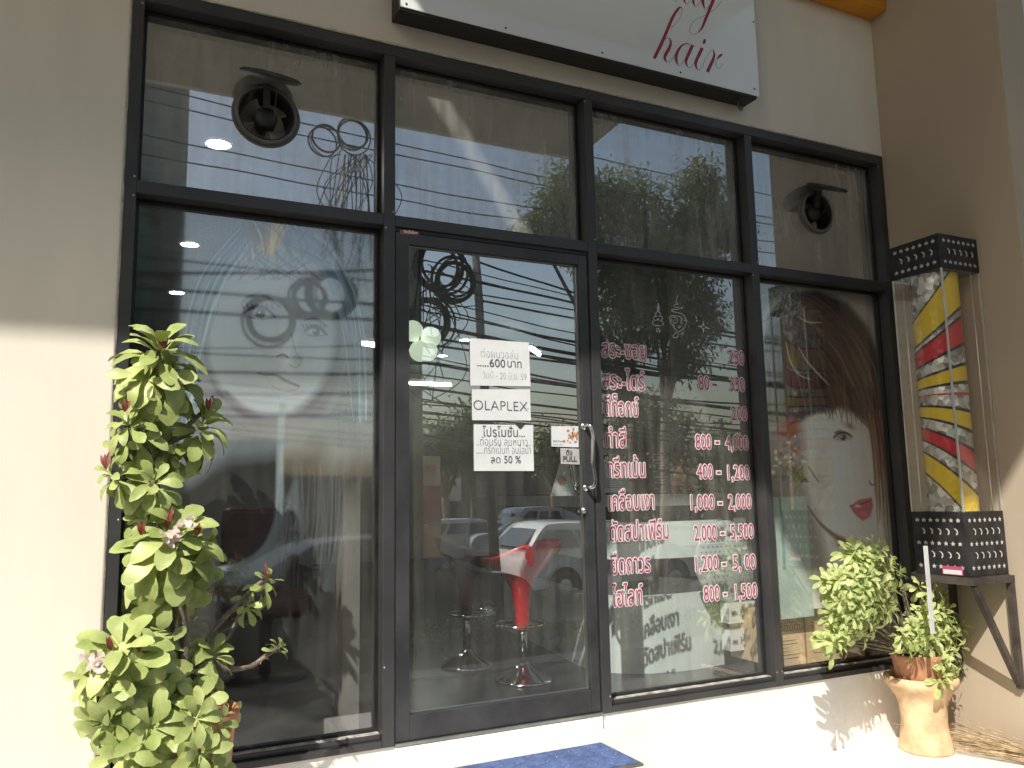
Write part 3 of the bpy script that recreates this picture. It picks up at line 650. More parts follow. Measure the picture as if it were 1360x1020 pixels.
# ================================================================== LEFT PLANT (tall euphorbia)
rnd = random.Random(11)
ep = thing('potted_euphorbia', (-.74, -.36, FZ), 'tall thorny leafy potted plant with red buds and pale flowers, left of the glass', 'potted plant')
b = BM(); pc = (-.745, -.36, 0)
lathe(b, (-.735, -.34, FZ), [(.0, .001), (.09, .001), (.10, .03), (.12, .25), (.135, .50), (.142, .60), (.152, .612), (.156, .65), (.148, .66), (.14, .65), (.13, .60)], 40); obj('pot', b, MTERRA, ep, smooth=True)
b = BM(); lathe(b, (-.735, -.34, FZ+.60), [(0, .01), (.133, 0)], 32); obj('soil', b, MSOIL, ep)
def pt(u, v, y): return P(u, v, y)
# main stems then side arms: px path at a depth
stems = [([(215, 1000, -.34), (212, 900, -.34), (228, 800, -.33), (215, 700, -.32), (200, 620, -.32), (182, 560, -.33), (196, 510, -.35), (210, 465, -.36)], .022, .009),
         ([(222, 990, -.36), (245, 880, -.36), (240, 800, -.38), (235, 740, -.40), (233, 715, -.42)], .018, .009), ([(212, 980, -.38), (190, 930, -.40), (172, 890, -.42), (163, 866, -.44)], .018, .009),
         ([(200, 620, -.32), (225, 590, -.31), (255, 560, -.30), (272, 545, -.30)], .011, .007), ([(198, 610, -.33), (175, 600, -.36), (168, 570, -.38)], .009, .006), ([(215, 700, -.32), (185, 660, -.34), (148, 625, -.38)], .010, .005),
         ([(240, 930, -.33), (262, 880, -.32), (282, 840, -.30), (318, 800, -.29), (345, 774, -.28), (360, 765, -.28)], .010, .005), ([(285, 880, -.33), (300, 888, -.32), (330, 886, -.31), (352, 872, -.30), (372, 858, -.30)], .010, .006),
         ([(283, 838, -.30), (300, 850, -.30), (318, 815, -.29), (330, 795, -.29)], .006, .004), ([(230, 990, -.40), (250, 950, -.42), (262, 935, -.44)], .012, .007), ([(240, 900, -.34), (265, 885, -.33), (285, 880, -.33)], .010, .008),
         ([(200, 980, -.38), (160, 960, -.42), (150, 950, -.45)], .010, .006), ([(215, 700, -.32), (205, 650, -.36), (203, 640, -.40)], .008, .006)]
b = BM()
for pts, r0, r1 in stems:
    p3 = smooth_pts([tuple(pt(*q)) for q in pts], 5); n = len(p3)
    tube(b, p3, [r0+(r1-r0)*i/(n-1)+rnd.uniform(-.0008, .0008) for i in range(n)], 8)
    for i in range(0, n-1):
        for k in range(5):
            p_ = Vector(p3[i]).lerp(Vector(p3[i+1]), rnd.random()); d_ = Vector((rnd.gauss(0, 1), rnd.gauss(0, 1), rnd.gauss(0, .5))).normalized(); rr_ = r0+(r1-r0)*i/n
            a_ = b.verts.new(p_+d_*(rr_+.016)); s_, t_ = frame_for(d_); e1 = b.verts.new(p_+d_*rr_*.8+s_*.0022); e2 = b.verts.new(p_+d_*rr_*.8-s_*.0022); b.faces.new((a_, e1, e2))
obj('stem', b, MSTEM, ep)
heads = [  # u, v, y, radius, leaves, axis tilt x,z   (light ones face the street, dark ones sit deeper)
    (212, 462, -.37, .170, 26, (.0, -.45, .9), 20, 128), (190, 500, -.40, .15, 14, (-.4, -.7, .3), 40, 120), (232, 505, -.36, .15, 14, (.4, -.5, .2), 40, 120),
    (272, 560, -.30, .135, 22, (.4, -.5, .8), 20, 130), (236, 585, -.28, .12, 12, (.1, -.5, .3), 40, 120), (168, 560, -.38, .105, 18, (-.4, -.5, .7), 20, 130), (160, 590, -.36, .1, 10, (-.6, -.4, 0), 40, 110),
    (146, 628, -.39, .085, 14, (-.6, -.5, .6), 20, 125), (205, 640, -.40, .120, 20, (.1, -.8, .5), 25, 125), (232, 600, -.30, .11, 12, (.4, -.6, .2), 30, 120), (190, 690, -.34, .1, 12, (-.4, -.6, .4), 30, 120),
    (234, 708, -.42, .190, 28, (.15, -.6, .8), 25, 132), (205, 745, -.42, .16, 16, (-.4, -.7, .1), 40, 130), (250, 755, -.40, .16, 16, (.3, -.7, .1), 40, 130), (225, 790, -.40, .15, 16, (0, -.8, -.2), 30, 110), (275, 720, -.35, .12, 10, (.7, -.4, .4), 30, 100),
    (162, 862, -.45, .180, 26, (-.2, -.6, .8), 22, 130), (140, 905, -.46, .16, 16, (-.6, -.6, .0), 35, 125), (178, 915, -.46, .17, 16, (.1, -.8, -.1), 35, 120), (160, 960, -.45, .16, 16, (-.2, -.7, -.4), 25, 110), (215, 860, -.40, .13, 14, (.4, -.7, .4), 30, 120),
    (282, 868, -.32, .115, 20, (.3, -.5, .8), 20, 130), (250, 890, -.34, .12, 14, (.1, -.7, .2), 30, 120), (262, 935, -.43, .130, 20, (.2, -.8, .5), 22, 130), (225, 950, -.42, .13, 14, (0, -.8, -.1), 30, 120), (300, 950, -.36, .10, 12, (.6, -.5, .1), 30, 120),
    (200, 965, -.50, .14, 16, (0, -.8, .2), 25, 125), (165, 1000, -.50, .13, 16, (-.3, -.8, .2), 25, 125), (285, 985, -.47, .10, 14, (.4, -.8, .2), 25, 125), (225, 1030, -.50, .14, 16, (.1, -.8, .4), 25, 125), (280, 1030, -.50, .10, 12, (.1, -.8, .4), 25, 125),
    (262, 955, -.53, .12, 16, (.2, -.8, .3), 25, 128), (290, 960, -.50, .09, 12, (.5, -.6, .3), 25, 120), (265, 1000, -.54, .12, 16, (.1, -.8, .2), 25, 128), (120, 900, -.44, .11, 14, (-.7, -.5, .3), 25, 125), (135, 960, -.44, .12, 12, (-.5, -.6, -.1), 25, 125), (215, 910, -.44, .12, 14, (.1, -.8, .0), 30, 125),
    (240, 1000, -.44, .12, 16, (0, -.8, .1), 30, 130), (190, 1000, -.44, .12, 10, (-.2, -.8, -.3), 30, 110), (262, 1010, -.46, .10, 12, (.3, -.8, .2), 30, 120),
    (358, 768, -.28, .075, 11, (.5, -.3, .8), 30, 125), (325, 800, -.29, .07, 9, (-.2, -.5, .6), 40, 125), (372, 858, -.30, .055, 8, (.5, -.3, .8), 20, 90), (345, 800, -.28, .05, 5, (.5, -.3, .1), 40, 110)]
b = BM()
for u, v, y, r, n, ax, lo, hi in heads: rosette(b, pt(u, v, y), ax, r*1.0, int(n*1.25), r*.43 if r > .08 else r*.46, lo, hi, rnd)
obj('foliage', b, MLEAF, ep)
for u, v, y, k in ((216, 452, -.40, 3), (141, 612, -.41, 3), (276, 535, -.34, 3), (222, 690, -.46, 3), (262, 700, -.44, 2), (148, 852, -.49, 3), (185, 855, -.48, 2), (165, 535, -.42, 2), (188, 700, -.42, 2), (355, 760, -.3, 2), (290, 942, -.46, 2), (262, 985, -.48, 2), (178, 1015, -.47, 3)):
    b = BM()
    for i in range(k): leaf(b, pt(u, v+12, y), (rnd.uniform(-.4, .4), rnd.uniform(-.5, .1), .9), (0, -1, .3), rnd.uniform(.04, .07), .015, curl=.2, fold=.5, tip=.3)
    obj('bud', b, MBUD, ep)
for u, v, y, n in ((231, 712, -.47, 9), (243, 692, -.46, 4), (132, 884, -.50, 5), (126, 874, -.50, 3)):
    b = BM()
    for i in range(n):
        c_ = pt(u+rnd.gauss(0, 6), v+rnd.gauss(0, 4), y-rnd.random()*.02)
        for k in range(2): leaf(b, c_, (math.cos(k*3.14+i), -.5, math.sin(k*3.14+i)), (0, -1, .2), .022, .026, curl=.1, fold=.2)
    obj('flower', b, MFLOW, ep)
# ================================================================== RIGHT PLANT
rnd = random.Random(23)
pd = thing('plant_pedestal', (2.765, -.21, FZ), 'pale terracotta pedestal urn standing in the corner under the bushy potted shrub', 'pedestal')
b = BM(); lathe(b, (2.765, -.21, FZ), [(0, .001), (.125, .001), (.128, .015), (.118, .06), (.108, .14), (.112, .22), (.122, .255), (.135, .275), (.150, .30), (.170, .32), (.176, .335), (.176, .355), (.165, .366), (.150, .362), (.142, .34), (.12, .30), (.0, .29)], 48)
obj('urn', b, MPALET, pd, smooth=True)
sh = thing('potted_shrub', (2.765, -.21, -.05), 'bushy bright green shrub in an orange clay bowl below the barber pole', 'potted plant')
b = BM(); PCX, PCY = 2.742, -.225
lathe(b, (PCX, PCY, -.055), [(0, .001), (.085, .001), (.098, .02), (.115, .08), (.122, .14), (.128, .165), (.132, .18), (.125, .185), (.112, .175)], 40); obj('pot', b, MTERRA, sh, smooth=True)
b = BM(); lathe(b, (PCX, PCY, .112), [(0, .004), (.114, 0)], 32); obj('soil', b, MSOIL, sh)
cl = []
def blob(uc, vc, ru, rv, y, n, ys=.1):
    for i in range(n):
        a = rnd.uniform(0, 2*math.pi); q = math.sqrt(rnd.random()); u, v = uc+ru*q*math.cos(a), vc+rv*q*math.sin(a)
        cl.append((P(u, v, y+ys*(q*q*1.0)*rnd.uniform(.5, 1)), (math.cos(a)*q*.8, -.75, -math.sin(a)*q*.8+.35)))
blob(1148, 786, 53, 62, -.42, 54, .13); blob(1150, 730, 26, 18, -.36, 8, .1); blob(1246, 838, 36, 42, -.36, 30, .10); blob(1262, 880, 22, 24, -.36, 8, .06); blob(1238, 782, 18, 14, -.32, 5); blob(1208, 850, 14, 14, -.38, 4, .04); blob(1252, 905, 10, 10, -.38, 2, .0); blob(1110, 850, 15, 18, -.38, 6)
b = BM()
for c_, ax in cl: rosette(b, c_, (ax[0]+rnd.uniform(-.3, .3), ax[1], ax[2]+rnd.uniform(-.2, .3)), rnd.uniform(.066, .094), 11, .029, 15, 115, rnd)
obj('foliage', b, MLEAF2, sh)
b = BM()
root_ = Vector((PCX, PCY, .11))
for c_, ax in cl[::4]:
    mid = root_.lerp(c_, .5)+Vector((rnd.uniform(-.02, .02), rnd.uniform(0, .04), rnd.uniform(0, .03))); p3 = smooth_pts([tuple(root_+Vector((rnd.uniform(-.03, .03), rnd.uniform(-.03, .03), 0))), tuple(mid), tuple(c_)], 5); tube(b, p3, [.009-.006*i/(len(p3)-1) for i in range(len(p3))], 6)
obj('stem', b, MSTEM, sh)
b = BM(); a_ = P(1229, 725, -.50); box(b, a_.x-.012, a_.x+.012, a_.y-.003, a_.y+.003, .28, a_.z); 
sk = tag(obj('plant_stake', b, mat('white_plastic', (.75, .75, .74), .5)), 'white flat plastic stake standing in the bushy shrub', 'stake')
# ================================================================== BROOM, MAT
bm_ = thing('twig_broom', (3.0, -.4, FZ), 'bundled coconut twig broom lying along the foot of the side wall', 'broom')
b = BM(); h0 = Vector((3.02, -.78, FZ+.03)); rnd = random.Random(4)
for i in range(110):
    e = Vector((2.86+rnd.uniform(-.14, .19), -.02-rnd.uniform(0, .13), FZ+.004+abs(rnd.gauss(0, .055))))
    s_ = h0+Vector((rnd.uniform(-.018, .018), rnd.uniform(-.02, .02), rnd.uniform(-.02, .022))); m_1 = s_.lerp(e, .5)+Vector((rnd.uniform(-.02, .02), 0, rnd.uniform(0, .02)))
    if e.x > 3.05: e.x = 3.05
    tube(b, [s_, m_1, e], [.0014, .0013, .0007], 4, cap=False)
obj('twig', b, mat('dry_twig', (.62, .47, .28), .8, var=.3, scale=30), bm_)
b = BM(); tube(b, [h0+Vector((0, .03, 0)), h0+Vector((0.0, -.04, 0))], .026, 12); obj('binding', b, MPAPER, bm_)
b = BM(); tube(b, [h0+Vector((0, -.04, 0)), h0+Vector((-.02, -.9, .0))], .016, 10); obj('handle', b, MBARKL, bm_)
dm = thing('door_mat', (.5, -.35, -.058), 'ribbed blue door mat with a worn brown edge on the step before the door', 'door mat')
b = BM(); x0, x1, y0, y1 = .20, .865, -.50, -.20
def rot_(x, y, a=R(-1.5)): return x, y
for i in range(64):
    xa = x0+.012+(x1-x0-.024)*i/64; box(b, xa, xa+.0075, y0+.012, y1-.012, -.0478, -.0435)
for i in range(2600):
    x_, y_ = random.uniform(x0+.014, x1-.014), random.uniform(y0+.014, y1-.014); p_ = Vector((x_, y_, -.0436)); d_ = Vector((random.gauss(0, .4), random.gauss(0, .4), 1))*.004; b.faces.new([b.verts.new(p_), b.verts.new(p_+Vector((.0018, 0, 0))), b.verts.new(p_+d_)])
obj('rib', b, MBLUE, dm)
b = BM()
for i in range(90):
    x_, y_ = random.uniform(x0, x1), random.uniform(y0, y1); r_ = random.uniform(.0008, .003); lathe(b, (x_, y_, -.0428), [(0, 0), (r_, -.0004)], 5)
o_ = obj('dust_speck', b, MPAPER, dm); o_['kind'] = 'stuff'
b = BM(); box(b, x0, x1, y0, y1, -.0572, -.048); obj('backing', b, mat('mat_edge', (.16, .14, .13), .8, 0, .3, 20), dm, bevel=.002)
# ================================================================== PAINTED POSTERS (painted on the vertices of a fine sheet)
class Canvas:
    def __init__(s, x0, x1, z0, z1, y, step=.0031):
        s.nx = int((x1-x0)/step)+1; s.nz = int((z1-z0)/step)+1
        X, Z = np.meshgrid(np.linspace(x0, x1, s.nx), np.linspace(z0, z1, s.nz), indexing='ij'); s.co = np.stack([X, np.full_like(X, y), Z], -1)
        s.U, s.V = proj(X, np.full_like(X, y), Z); s.c = np.zeros(X.shape+(4,))
    def put(s, m, c, a):                                # blend colour c at strength m into rgb, alpha up to a
        m = m[..., None]; s.c[..., :3] = s.c[..., :3]*(1-m)+np.array(c)*m
        if a is not None: s.c[..., 3:] = s.c[..., 3:]*(1-m)+a*m
    def blob(s, u, v, ru, rv, c, st=1, soft=.5, ang=0, a=None):
        x, y = s.U-u, s.V-v; ca, sa = math.cos(ang), math.sin(ang); d = np.sqrt(((x*ca+y*sa)/ru)**2+((-x*sa+y*ca)/rv)**2)
        s.put(np.clip((1+soft-d)/(2*soft), 0, 1)**1.5*st if soft > 0 else (d < 1)*st, c, a)
    def stroke(s, pts, w, c, st=1, soft=.6, a=None, k=5):
        if k: pts = smooth_pts(pts, k)
        ws = w if isinstance(w, (list, tuple)) else [w]
        us = [p[0] for p in pts]; vs = [p[1] for p in pts]; pad = max(ws)*2+3
        bx = (s.U > min(us)-pad) & (s.U < max(us)+pad) & (s.V > min(vs)-pad) & (s.V < max(vs)+pad); ii = np.nonzero(bx)
        if len(ii[0]) == 0: return
        U, V = s.U[ii], s.V[ii]; best = np.full(U.shape, 1e9); n = len(pts)-1
        for i in range(n):
            (x0, y0), (x1, y1) = pts[i], pts[i+1]; dx, dy = x1-x0, y1-y0; L = dx*dx+dy*dy+1e-9
            t = np.clip(((U-x0)*dx+(V-y0)*dy)/L, 0, 1); d = np.hypot(U-x0-t*dx, V-y0-t*dy); f = (i+t)/n
            if len(ws) > 1:
                ww = np.interp(f, np.linspace(0, 1, len(ws)), ws)
            else: ww = ws[0]*np.ones_like(f)
            best = np.minimum(best, d/np.maximum(ww/2, .25))
        m = np.clip((1+soft-best)/(2*soft), 0, 1)*st
        q = s.c[ii]; q[:, :3] = q[:, :3]*(1-m[:, None])+np.array(c)*m[:, None]
        if a is not None: q[:, 3] = q[:, 3]*(1-m)+a*m
        s.c[ii] = q
    def poly(s, pts, c, st=1, a=None, soft=3):
        ins = np.zeros(s.U.shape, bool); dm_ = np.full(s.U.shape, 1e9); n = len(pts)
        for i in range(n):
            (x0, y0), (x1, y1) = pts[i], pts[(i+1) % n]
            cr = ((y0 > s.V) != (y1 > s.V)) & (s.U < (x1-x0)*(s.V-y0)/((y1-y0) or 1e-9)+x0); ins ^= cr
            dx, dy = x1-x0, y1-y0; t = np.clip(((s.U-x0)*dx+(s.V-y0)*dy)/(dx*dx+dy*dy+1e-9), 0, 1); dm_ = np.minimum(dm_, np.hypot(s.U-x0-t*dx, s.V-y0-t*dy))
        sd = np.where(ins, dm_, -dm_); s.put(np.clip(.5+sd/(2*soft), 0, 1)*st, c, a)
    def grain(s, amt, rs):
        g = rs.normal(0, 1, s.c.shape[:2]+(1,)); s.c[..., :3] = np.clip(s.c[..., :3]*(1+amt*g), 0, 1)
rnd = random.Random(3)
def lerp_path(a, b, t, j=0):
    return [(p[0]*(1-t)+q[0]*t+rnd.gauss(0, j), p[1]*(1-t)+q[1]*t+rnd.gauss(0, j)) for p, q in zip(a, b)]
MPOS = attr_mat('printed_poster', .5)
# --- poster 1: the pale drawn face with blue hair
pc1 = Canvas(-.90, -.012, .50, 2.092, .105, .0034); c = pc1
c.c[..., :3] = (.30, .34, .37); c.c[..., 3] = .0
c.poly([(250, 290), (300, 276), (420, 290), (505, 320), (505, 600), (440, 620), (400, 560), (330, 560), (250, 640), (235, 560), (240, 420)], (.33, .37, .40), .9, .42, 16)
face = [(300, 335), (330, 318), (380, 320), (425, 345), (450, 400), (450, 450), (436, 500), (415, 530), (390, 552), (352, 560), (318, 548), (290, 518), (274, 478), (272, 430), (282, 380)]
c.poly(face, (.40, .43, .46), .95, .74, 9)
c.blob(330, 500, 48, 42, (.32, .35, .37), .75, .8); c.blob(355, 372, 55, 30, (.55, .58, .60), .5, .7); c.blob(420, 480, 20, 50, (.46, .52, .55), .6, .8); c.blob(382, 470, 12, 40, (.60, .63, .65), .6, .8)
c.stroke([(293, 372), (280, 400), (273, 440), (274, 482), (288, 518), (322, 548), (355, 560), (390, 555), (420, 532), (440, 500), (450, 460), (449, 420)], [4, 8, 11, 15, 16, 13, 12], (.10, .09, .12), .92, .8, .97)
c.stroke([(300, 520), (330, 556), (362, 572), (400, 566), (435, 530), (455, 480)], [4, 16, 22, 19, 15, 6], (.13, .11, .14), .75, .9, .92)
c.stroke([(268, 500), (270, 560), (262, 620)], [14, 22, 12], (.24, .21, .24), .5, .9, .7)
# hair
ha = [(335, 290), (300, 318), (268, 365), (246, 430), (236, 520), (234, 640)]; hb = [(350, 292), (330, 330), (300, 372), (282, 420), (262, 500), (258, 600)]
for i in range(90):
    t = rnd.random(); cc = rnd.choice([(.10, .16, .21), (.16, .22, .27), (.28, .34, .38), (.06, .11, .16), (.42, .52, .58)])
    c.stroke(lerp_path(ha, hb, t, 2.5)[:rnd.randint(4, 6)], [1, rnd.uniform(1.4, 4.2), .8], cc, rnd.uniform(.45, .9), .8, .9, 4)
ha = [(352, 290), (400, 300), (440, 330), (470, 385), (484, 450), (486, 560)]; hb = [(345, 300), (380, 325), (420, 350), (446, 400), (462, 455), (468, 560)]
for i in range(95):
    t = rnd.random(); cc = rnd.choice([(.12, .20, .26), (.18, .27, .33), (.30, .38, .43), (.06, .09, .12), (.38, .46, .50)])
    c.stroke(lerp_path(ha, hb, t, 2.5)[:rnd.randint(3, 6)], [1, rnd.uniform(1.4, 4.0), .8], cc, rnd.uniform(.45, .9), .8, .9, 4)
for i in range(40):
    x0 = rnd.uniform(325, 420); c.stroke([(x0, 292+rnd.uniform(0, 10)), (x0+rnd.uniform(-30, 40), 330), (x0+rnd.uniform(-60, 80), 372)], [1, 1.6, .6], rnd.choice([(.08, .12, .16), (.2, .28, .33)]), .55, .8, .7, 4)
# golden lock
c.poly([(318, 296), (388, 294), (361, 342), (343, 328)], (.58, .38, .14), .95, .92, 3)
c.poly([(318, 297), (362, 292), (352, 322), (340, 326)], (.16, .13, .11), .85, .92, 5)
for i in range(26):
    t = rnd.random(); c.stroke([(330+50*t, 296), (345+22*t+rnd.gauss(0, 2), 318), (348+16*t, 338)], [1, 2, .6], rnd.choice([(.72, .50, .20), (.30, .17, .06), (.80, .62, .32), (.08, .06, .05)]), .75, .7, .9, 3)
c.stroke([(335, 330), (336, 343)], [1, 3], (.8, .85, .85), .9, .6)
for a_ in range(26):
    x = 322+a_*4.2; c.stroke([(336, 292), (x, 296+rnd.uniform(-5, 3)), (x+rnd.uniform(4, 26), 318+rnd.uniform(-8, 12))], [1, 2.2, .8], (.05, .07, .09), .6, .8, .85, 4)
# eyes, nose, mouth
for (u, v, w, h, an) in ((345, 417, 21, 9, .2), (419, 441, 15, 7, .2)):
    c.blob(u, v-3, w*1.25, h*1.6, (.26, .28, .33), .75, .7, an); c.blob(u, v, w*.75, h*.62, (.50, .53, .56), .9, .4, an); c.blob(u+1, v, h*.75, h*.78, (.05, .05, .06), 1, .3); c.blob(u-1, v-2, 1.4, 1.4, (.8, .8, .8), 1, .3)
    c.stroke([(u-w, v-1), (u-w*.4, v-h), (u+w*.3, v-h*.9), (u+w, v+h*.5)], [1.5, 4.5, 4.5, 2], (.03, .03, .04), .95, .5); c.stroke([(u-w*.7, v+4), (u, v+h*.8), (u+w*.8, v+h*.5)], 1.4, (.1, .1, .12), .7, .6)
    for k in range(7): c.stroke([(u-w+k*w*.3, v-h*.7), (u-w*1.15+k*w*.32, v-h*1.5)], 1.2, (.03, .03, .04), .85, .5, k=0)
c.stroke([(322, 401), (335, 392), (352, 393), (372, 408)], [2, 5, 5, 2], (.14, .14, .17), .7, .8); c.stroke([(405, 425), (420, 424), (435, 434)], [2, 4, 2], (.14, .14, .17), .7, .8)
c.stroke([(368, 473), (376, 471), (383, 475)], [2, 3.2, 1.5], (.07, .05, .06), .9, .5); c.stroke([(386, 440), (392, 465), (400, 480), (392, 488), (384, 484)], [1, 1.6, 3, 2, 1], (.24, .21, .24), .7, .7); c.blob(395, 478, 7, 10, (.24, .18, .2), .5, .8)
c.stroke([(341, 495), (352, 498), (366, 498), (380, 506), (397, 513)], [1.2, 3.5, 3, 4.5, 3], (.08, .06, .07), .95, .5); c.blob(378, 513, 19, 6.5, (.42, .37, .39), .7, .6, .3); c.stroke([(352, 500), (366, 515), (384, 520), (397, 514)], 1.3, (.25, .22, .24), .6, .7)
# lower ribbon shape and clear area
c.poly([(255, 575), (395, 560), (420, 570), (410, 600), (300, 612), (250, 640)], (.36, .38, .40), .65, .55, 12)
c.stroke([(375, 540), (372, 600), (371, 670), (366, 705), (348, 735), (318, 752), (285, 758)], [10, 9, 10, 12, 12, 10, 8], (.30, .35, .37), .9, .45, .75)
c.poly([(372, 690), (392, 640), (396, 700), (378, 765), (345, 790), (318, 778), (285, 770), (320, 752), (355, 732)], (.26, .30, .32), .8, .62, 5)
for i in range(40):
    x0 = rnd.uniform(372, 460); c.stroke([(x0, 600+rnd.uniform(0, 60)), (x0+rnd.uniform(-6, 4), 700), (x0+rnd.uniform(-22, 6), 785)], [1, 2, 1], rnd.choice([(.3, .34, .36), (.2, .22, .24), (.12, .12, .13)]), .4, .8, .4, 3)
c.c[..., :3] = np.clip(c.c[..., :3]*(.6+1.7*c.c[..., :3]), 0, .95); c.c[..., 3] = np.clip(c.c[..., 3]*1.12, 0, 1); c.grain(.04, np.random.RandomState(1))
po = thing('window_poster', (-.45, .105, .5), 'translucent window poster of a drawn pale face with blue hair and a golden lock', 'poster', )
grid_obj('print', c.co, np.clip(c.c, 0, 1), MPOS, po)
# --- poster 2: big photographic face with auburn hair
c = Canvas(2.058, 3.012, .335, 2.085, .105, .0036)
c.c[..., :3] = (.50, .49, .45); c.c[..., 3] = .96
c.poly([(1000, 360), (1200, 360), (1200, 470), (1150, 400), (1060, 380), (1000, 420)], (.27, .28, .25), 1, .8, 8)
skin = (.62, .61, .58)
c.poly([(1075, 540), (1165, 560), (1176, 620), (1178, 740), (1120, 760), (1080, 700), (1066, 640)], skin, 1, None, 8)
c.blob(1140, 640, 12, 60, (.66, .65, .62), .6, .8); c.blob(1100, 640, 26, 60, (.54, .53, .49), .5, .8)
c.poly([(1168, 560), (1192, 560), (1196, 780), (1178, 780), (1172, 660)], (.46, .44, .37), 1, None, 3); c.stroke([(1172, 600), (1180, 700), (1184, 790)], 2, (.30, .30, .25), .7, .6)
c.poly([(1012, 545), (1062, 545), (1074, 660), (1090, 705), (1100, 760), (1000, 760)], (.30, .27, .25), 1, None, 8)
hair = [(1020, 420), (1045, 392), (1085, 385), (1125, 402), (1150, 432), (1166, 470), (1176, 520), (1184, 600), (1172, 590), (1162, 560), (1150, 555), (1120, 540), (1085, 548), (1060, 560), (1040, 560), (1016, 560)]
c.poly(hair, (.055, .035, .03), 1, .97, 4)
c.blob(1150, 500, 32, 60, (.12, .045, .03), .8, .8, -.2); c.blob(1168, 560, 12, 46, (.17, .065, .04), .8, .7)
g1 = [(1040, 395), (1080, 392), (1130, 430), (1158, 490), (1170, 560), (1178, 600)]; g2 = [(1030, 420), (1060, 450), (1090, 490), (1110, 520), (1140, 548), (1165, 575)]
for i in range(230):
    t = rnd.random(); pth = lerp_path(g1, g2, t, 3); cc = rnd.choice([(.03, .02, .02), (.08, .035, .028), (.12, .05, .035), (.18, .09, .06), (.27, .19, .15), (.05, .03, .03)])
    k = rnd.randint(0, 2); c.stroke(pth[k:k+rnd.randint(3, 4)], [.8, rnd.uniform(1, 2.6), .6], cc, rnd.uniform(.4, .85), .8, None, 3)
for i in range(70):
    x0 = rnd.uniform(1020, 1090); c.stroke([(x0, 410+rnd.uniform(0, 40)), (x0+rnd.uniform(-12, 6), 470), (x0+rnd.uniform(-10, 30), 550)], [.8, 2.2, .6], rnd.choice([(.03, .025, .025), (.09, .06, .055), (.2, .18, .18)]), .6, .8, None, 3)
for pth in ([(1044, 455), (1050, 480), (1062, 498), (1078, 504)], [(1060, 460), (1072, 480), (1090, 500), (1102, 512)], [(1058, 420), (1074, 428), (1092, 428)]): c.stroke(pth, [.8, 2, 2, .6], (.55, .5, .46), .8, .7)
for i in range(40): 
    x0 = rnd.uniform(1150, 1172); c.stroke([(x0, 545), (x0+8, 590), (x0+14+rnd.gauss(0, 2), 650+rnd.uniform(-20, 60))], [1, 1.8, .6], rnd.choice([(.24, .10, .05), (.16, .06, .035), (.34, .2, .11)]), .7, .8, None, 3)
for i in range(60):
    x0 = rnd.uniform(1085, 1160); c.stroke([(x0, 515), (x0+6, 535), (x0+rnd.uniform(2, 14), 548+rnd.uniform(-6, 18))], [2.5, 2.2, .4], rnd.choice([(.10, .04, .03), (.2, .1, .07), (.05, .03, .03)]), .7, .8, None, 3)
c.blob(1088, 640, 16, 70, (.40, .38, .35), .55, .9); c.blob(1150, 610, 9, 30, (.50, .48, .44), .4, .9)
c.stroke([(1108, 575), (1116, 573), (1130, 578)], [1.5, 4, 1.5], (.10, .08, .07), .8, .8); c.blob(1129, 566, 8, 4, (.16, .10, .08), .7, .8, .5)
c.blob(1119, 581, 12, 5, (.22, .20, .19), .8, .6); c.blob(1120, 582, 7.5, 3.2, (.46, .45, .43), .8, .4); c.blob(1120, 581, 4, 4, (.03, .03, .03), 1, .3); c.stroke([(1107, 582), (1113, 576), (1124, 575), (1132, 581)], [1.2, 3, 3, 1.2], (.03, .025, .025), .95, .5); c.blob(1118, 580, 1.1, 1.1, (.8, .8, .8), 1, .3)
c.stroke([(1154, 638), (1158, 644), (1163, 643)], [1, 2.4, 1], (.12, .08, .07), .9, .5)
c.poly([(1128, 672), (1142, 663), (1150, 662), (1158, 660), (1160, 672), (1156, 686), (1146, 692), (1136, 684)], (.44, .16, .19), .95, None, 1.5); c.stroke([(1129, 672), (1142, 670), (1158, 664)], [1, 2, 1], (.2, .02, .04), .9, .5); c.blob(1139, 672, 4.5, 2, (.66, .62, .6), .9, .4); c.blob(1147, 683, 6, 3, (.62, .25, .27), .7, .8)
c.stroke([(1073, 672), (1085, 690), (1100, 705), (1118, 718)], [2, 2.5, 5, 9], (.22, .10, .06), .8, .7); c.blob(1122, 722, 14, 8, (.2, .1, .07), .6, .7)
for (u, v, r) in ((1046, 572, 15), (1050, 560, 9)): c.blob(u, v, r, r*.8, (.30, .05, .05), .9, .5)  # from here: red, white and green marks paint the drum's reflection into the print
for i in range(70): c.blob(rnd.gauss(1044, 11), rnd.gauss(605, 13), rnd.uniform(1, 4), rnd.uniform(1, 3.4), rnd.choice([(.6, .58, .52), (.75, .72, .66), (.12, .2, .1), (.35, .3, .2), (.4, .12, .1), (.5, .3, .25)]), .9, .4)
for i in range(14): c.stroke([(rnd.gauss(1050, 8), 620), (rnd.gauss(1060, 10), 640)], 1.8, (.08, .15, .09), .8, .5, k=0)
for i in range(36): c.stroke([(1030+rnd.gauss(0, 12), 385+rnd.gauss(0, 8)), (1050+rnd.gauss(0, 10), 398+rnd.gauss(0, 10)), (1030+rnd.gauss(0, 16), 430)], [.8, 1.6, .5], rnd.choice([(.3, .34, .33), (.1, .08, .08), (.42, .44, .44)]), .5, .7, .95, 3)
c.c[..., :3] = np.clip(c.c[..., :3]*(.75+1.75*c.c[..., :3]), 0, .95)
c.grain(.04, np.random.RandomState(2))
po = thing('window_poster', (2.5, .105, .335), 'large window poster of a face with auburn hair, red lips and painted drum reflection', 'poster')
grid_obj('print', c.co, np.clip(c.c, 0, 1), MPOS, po)
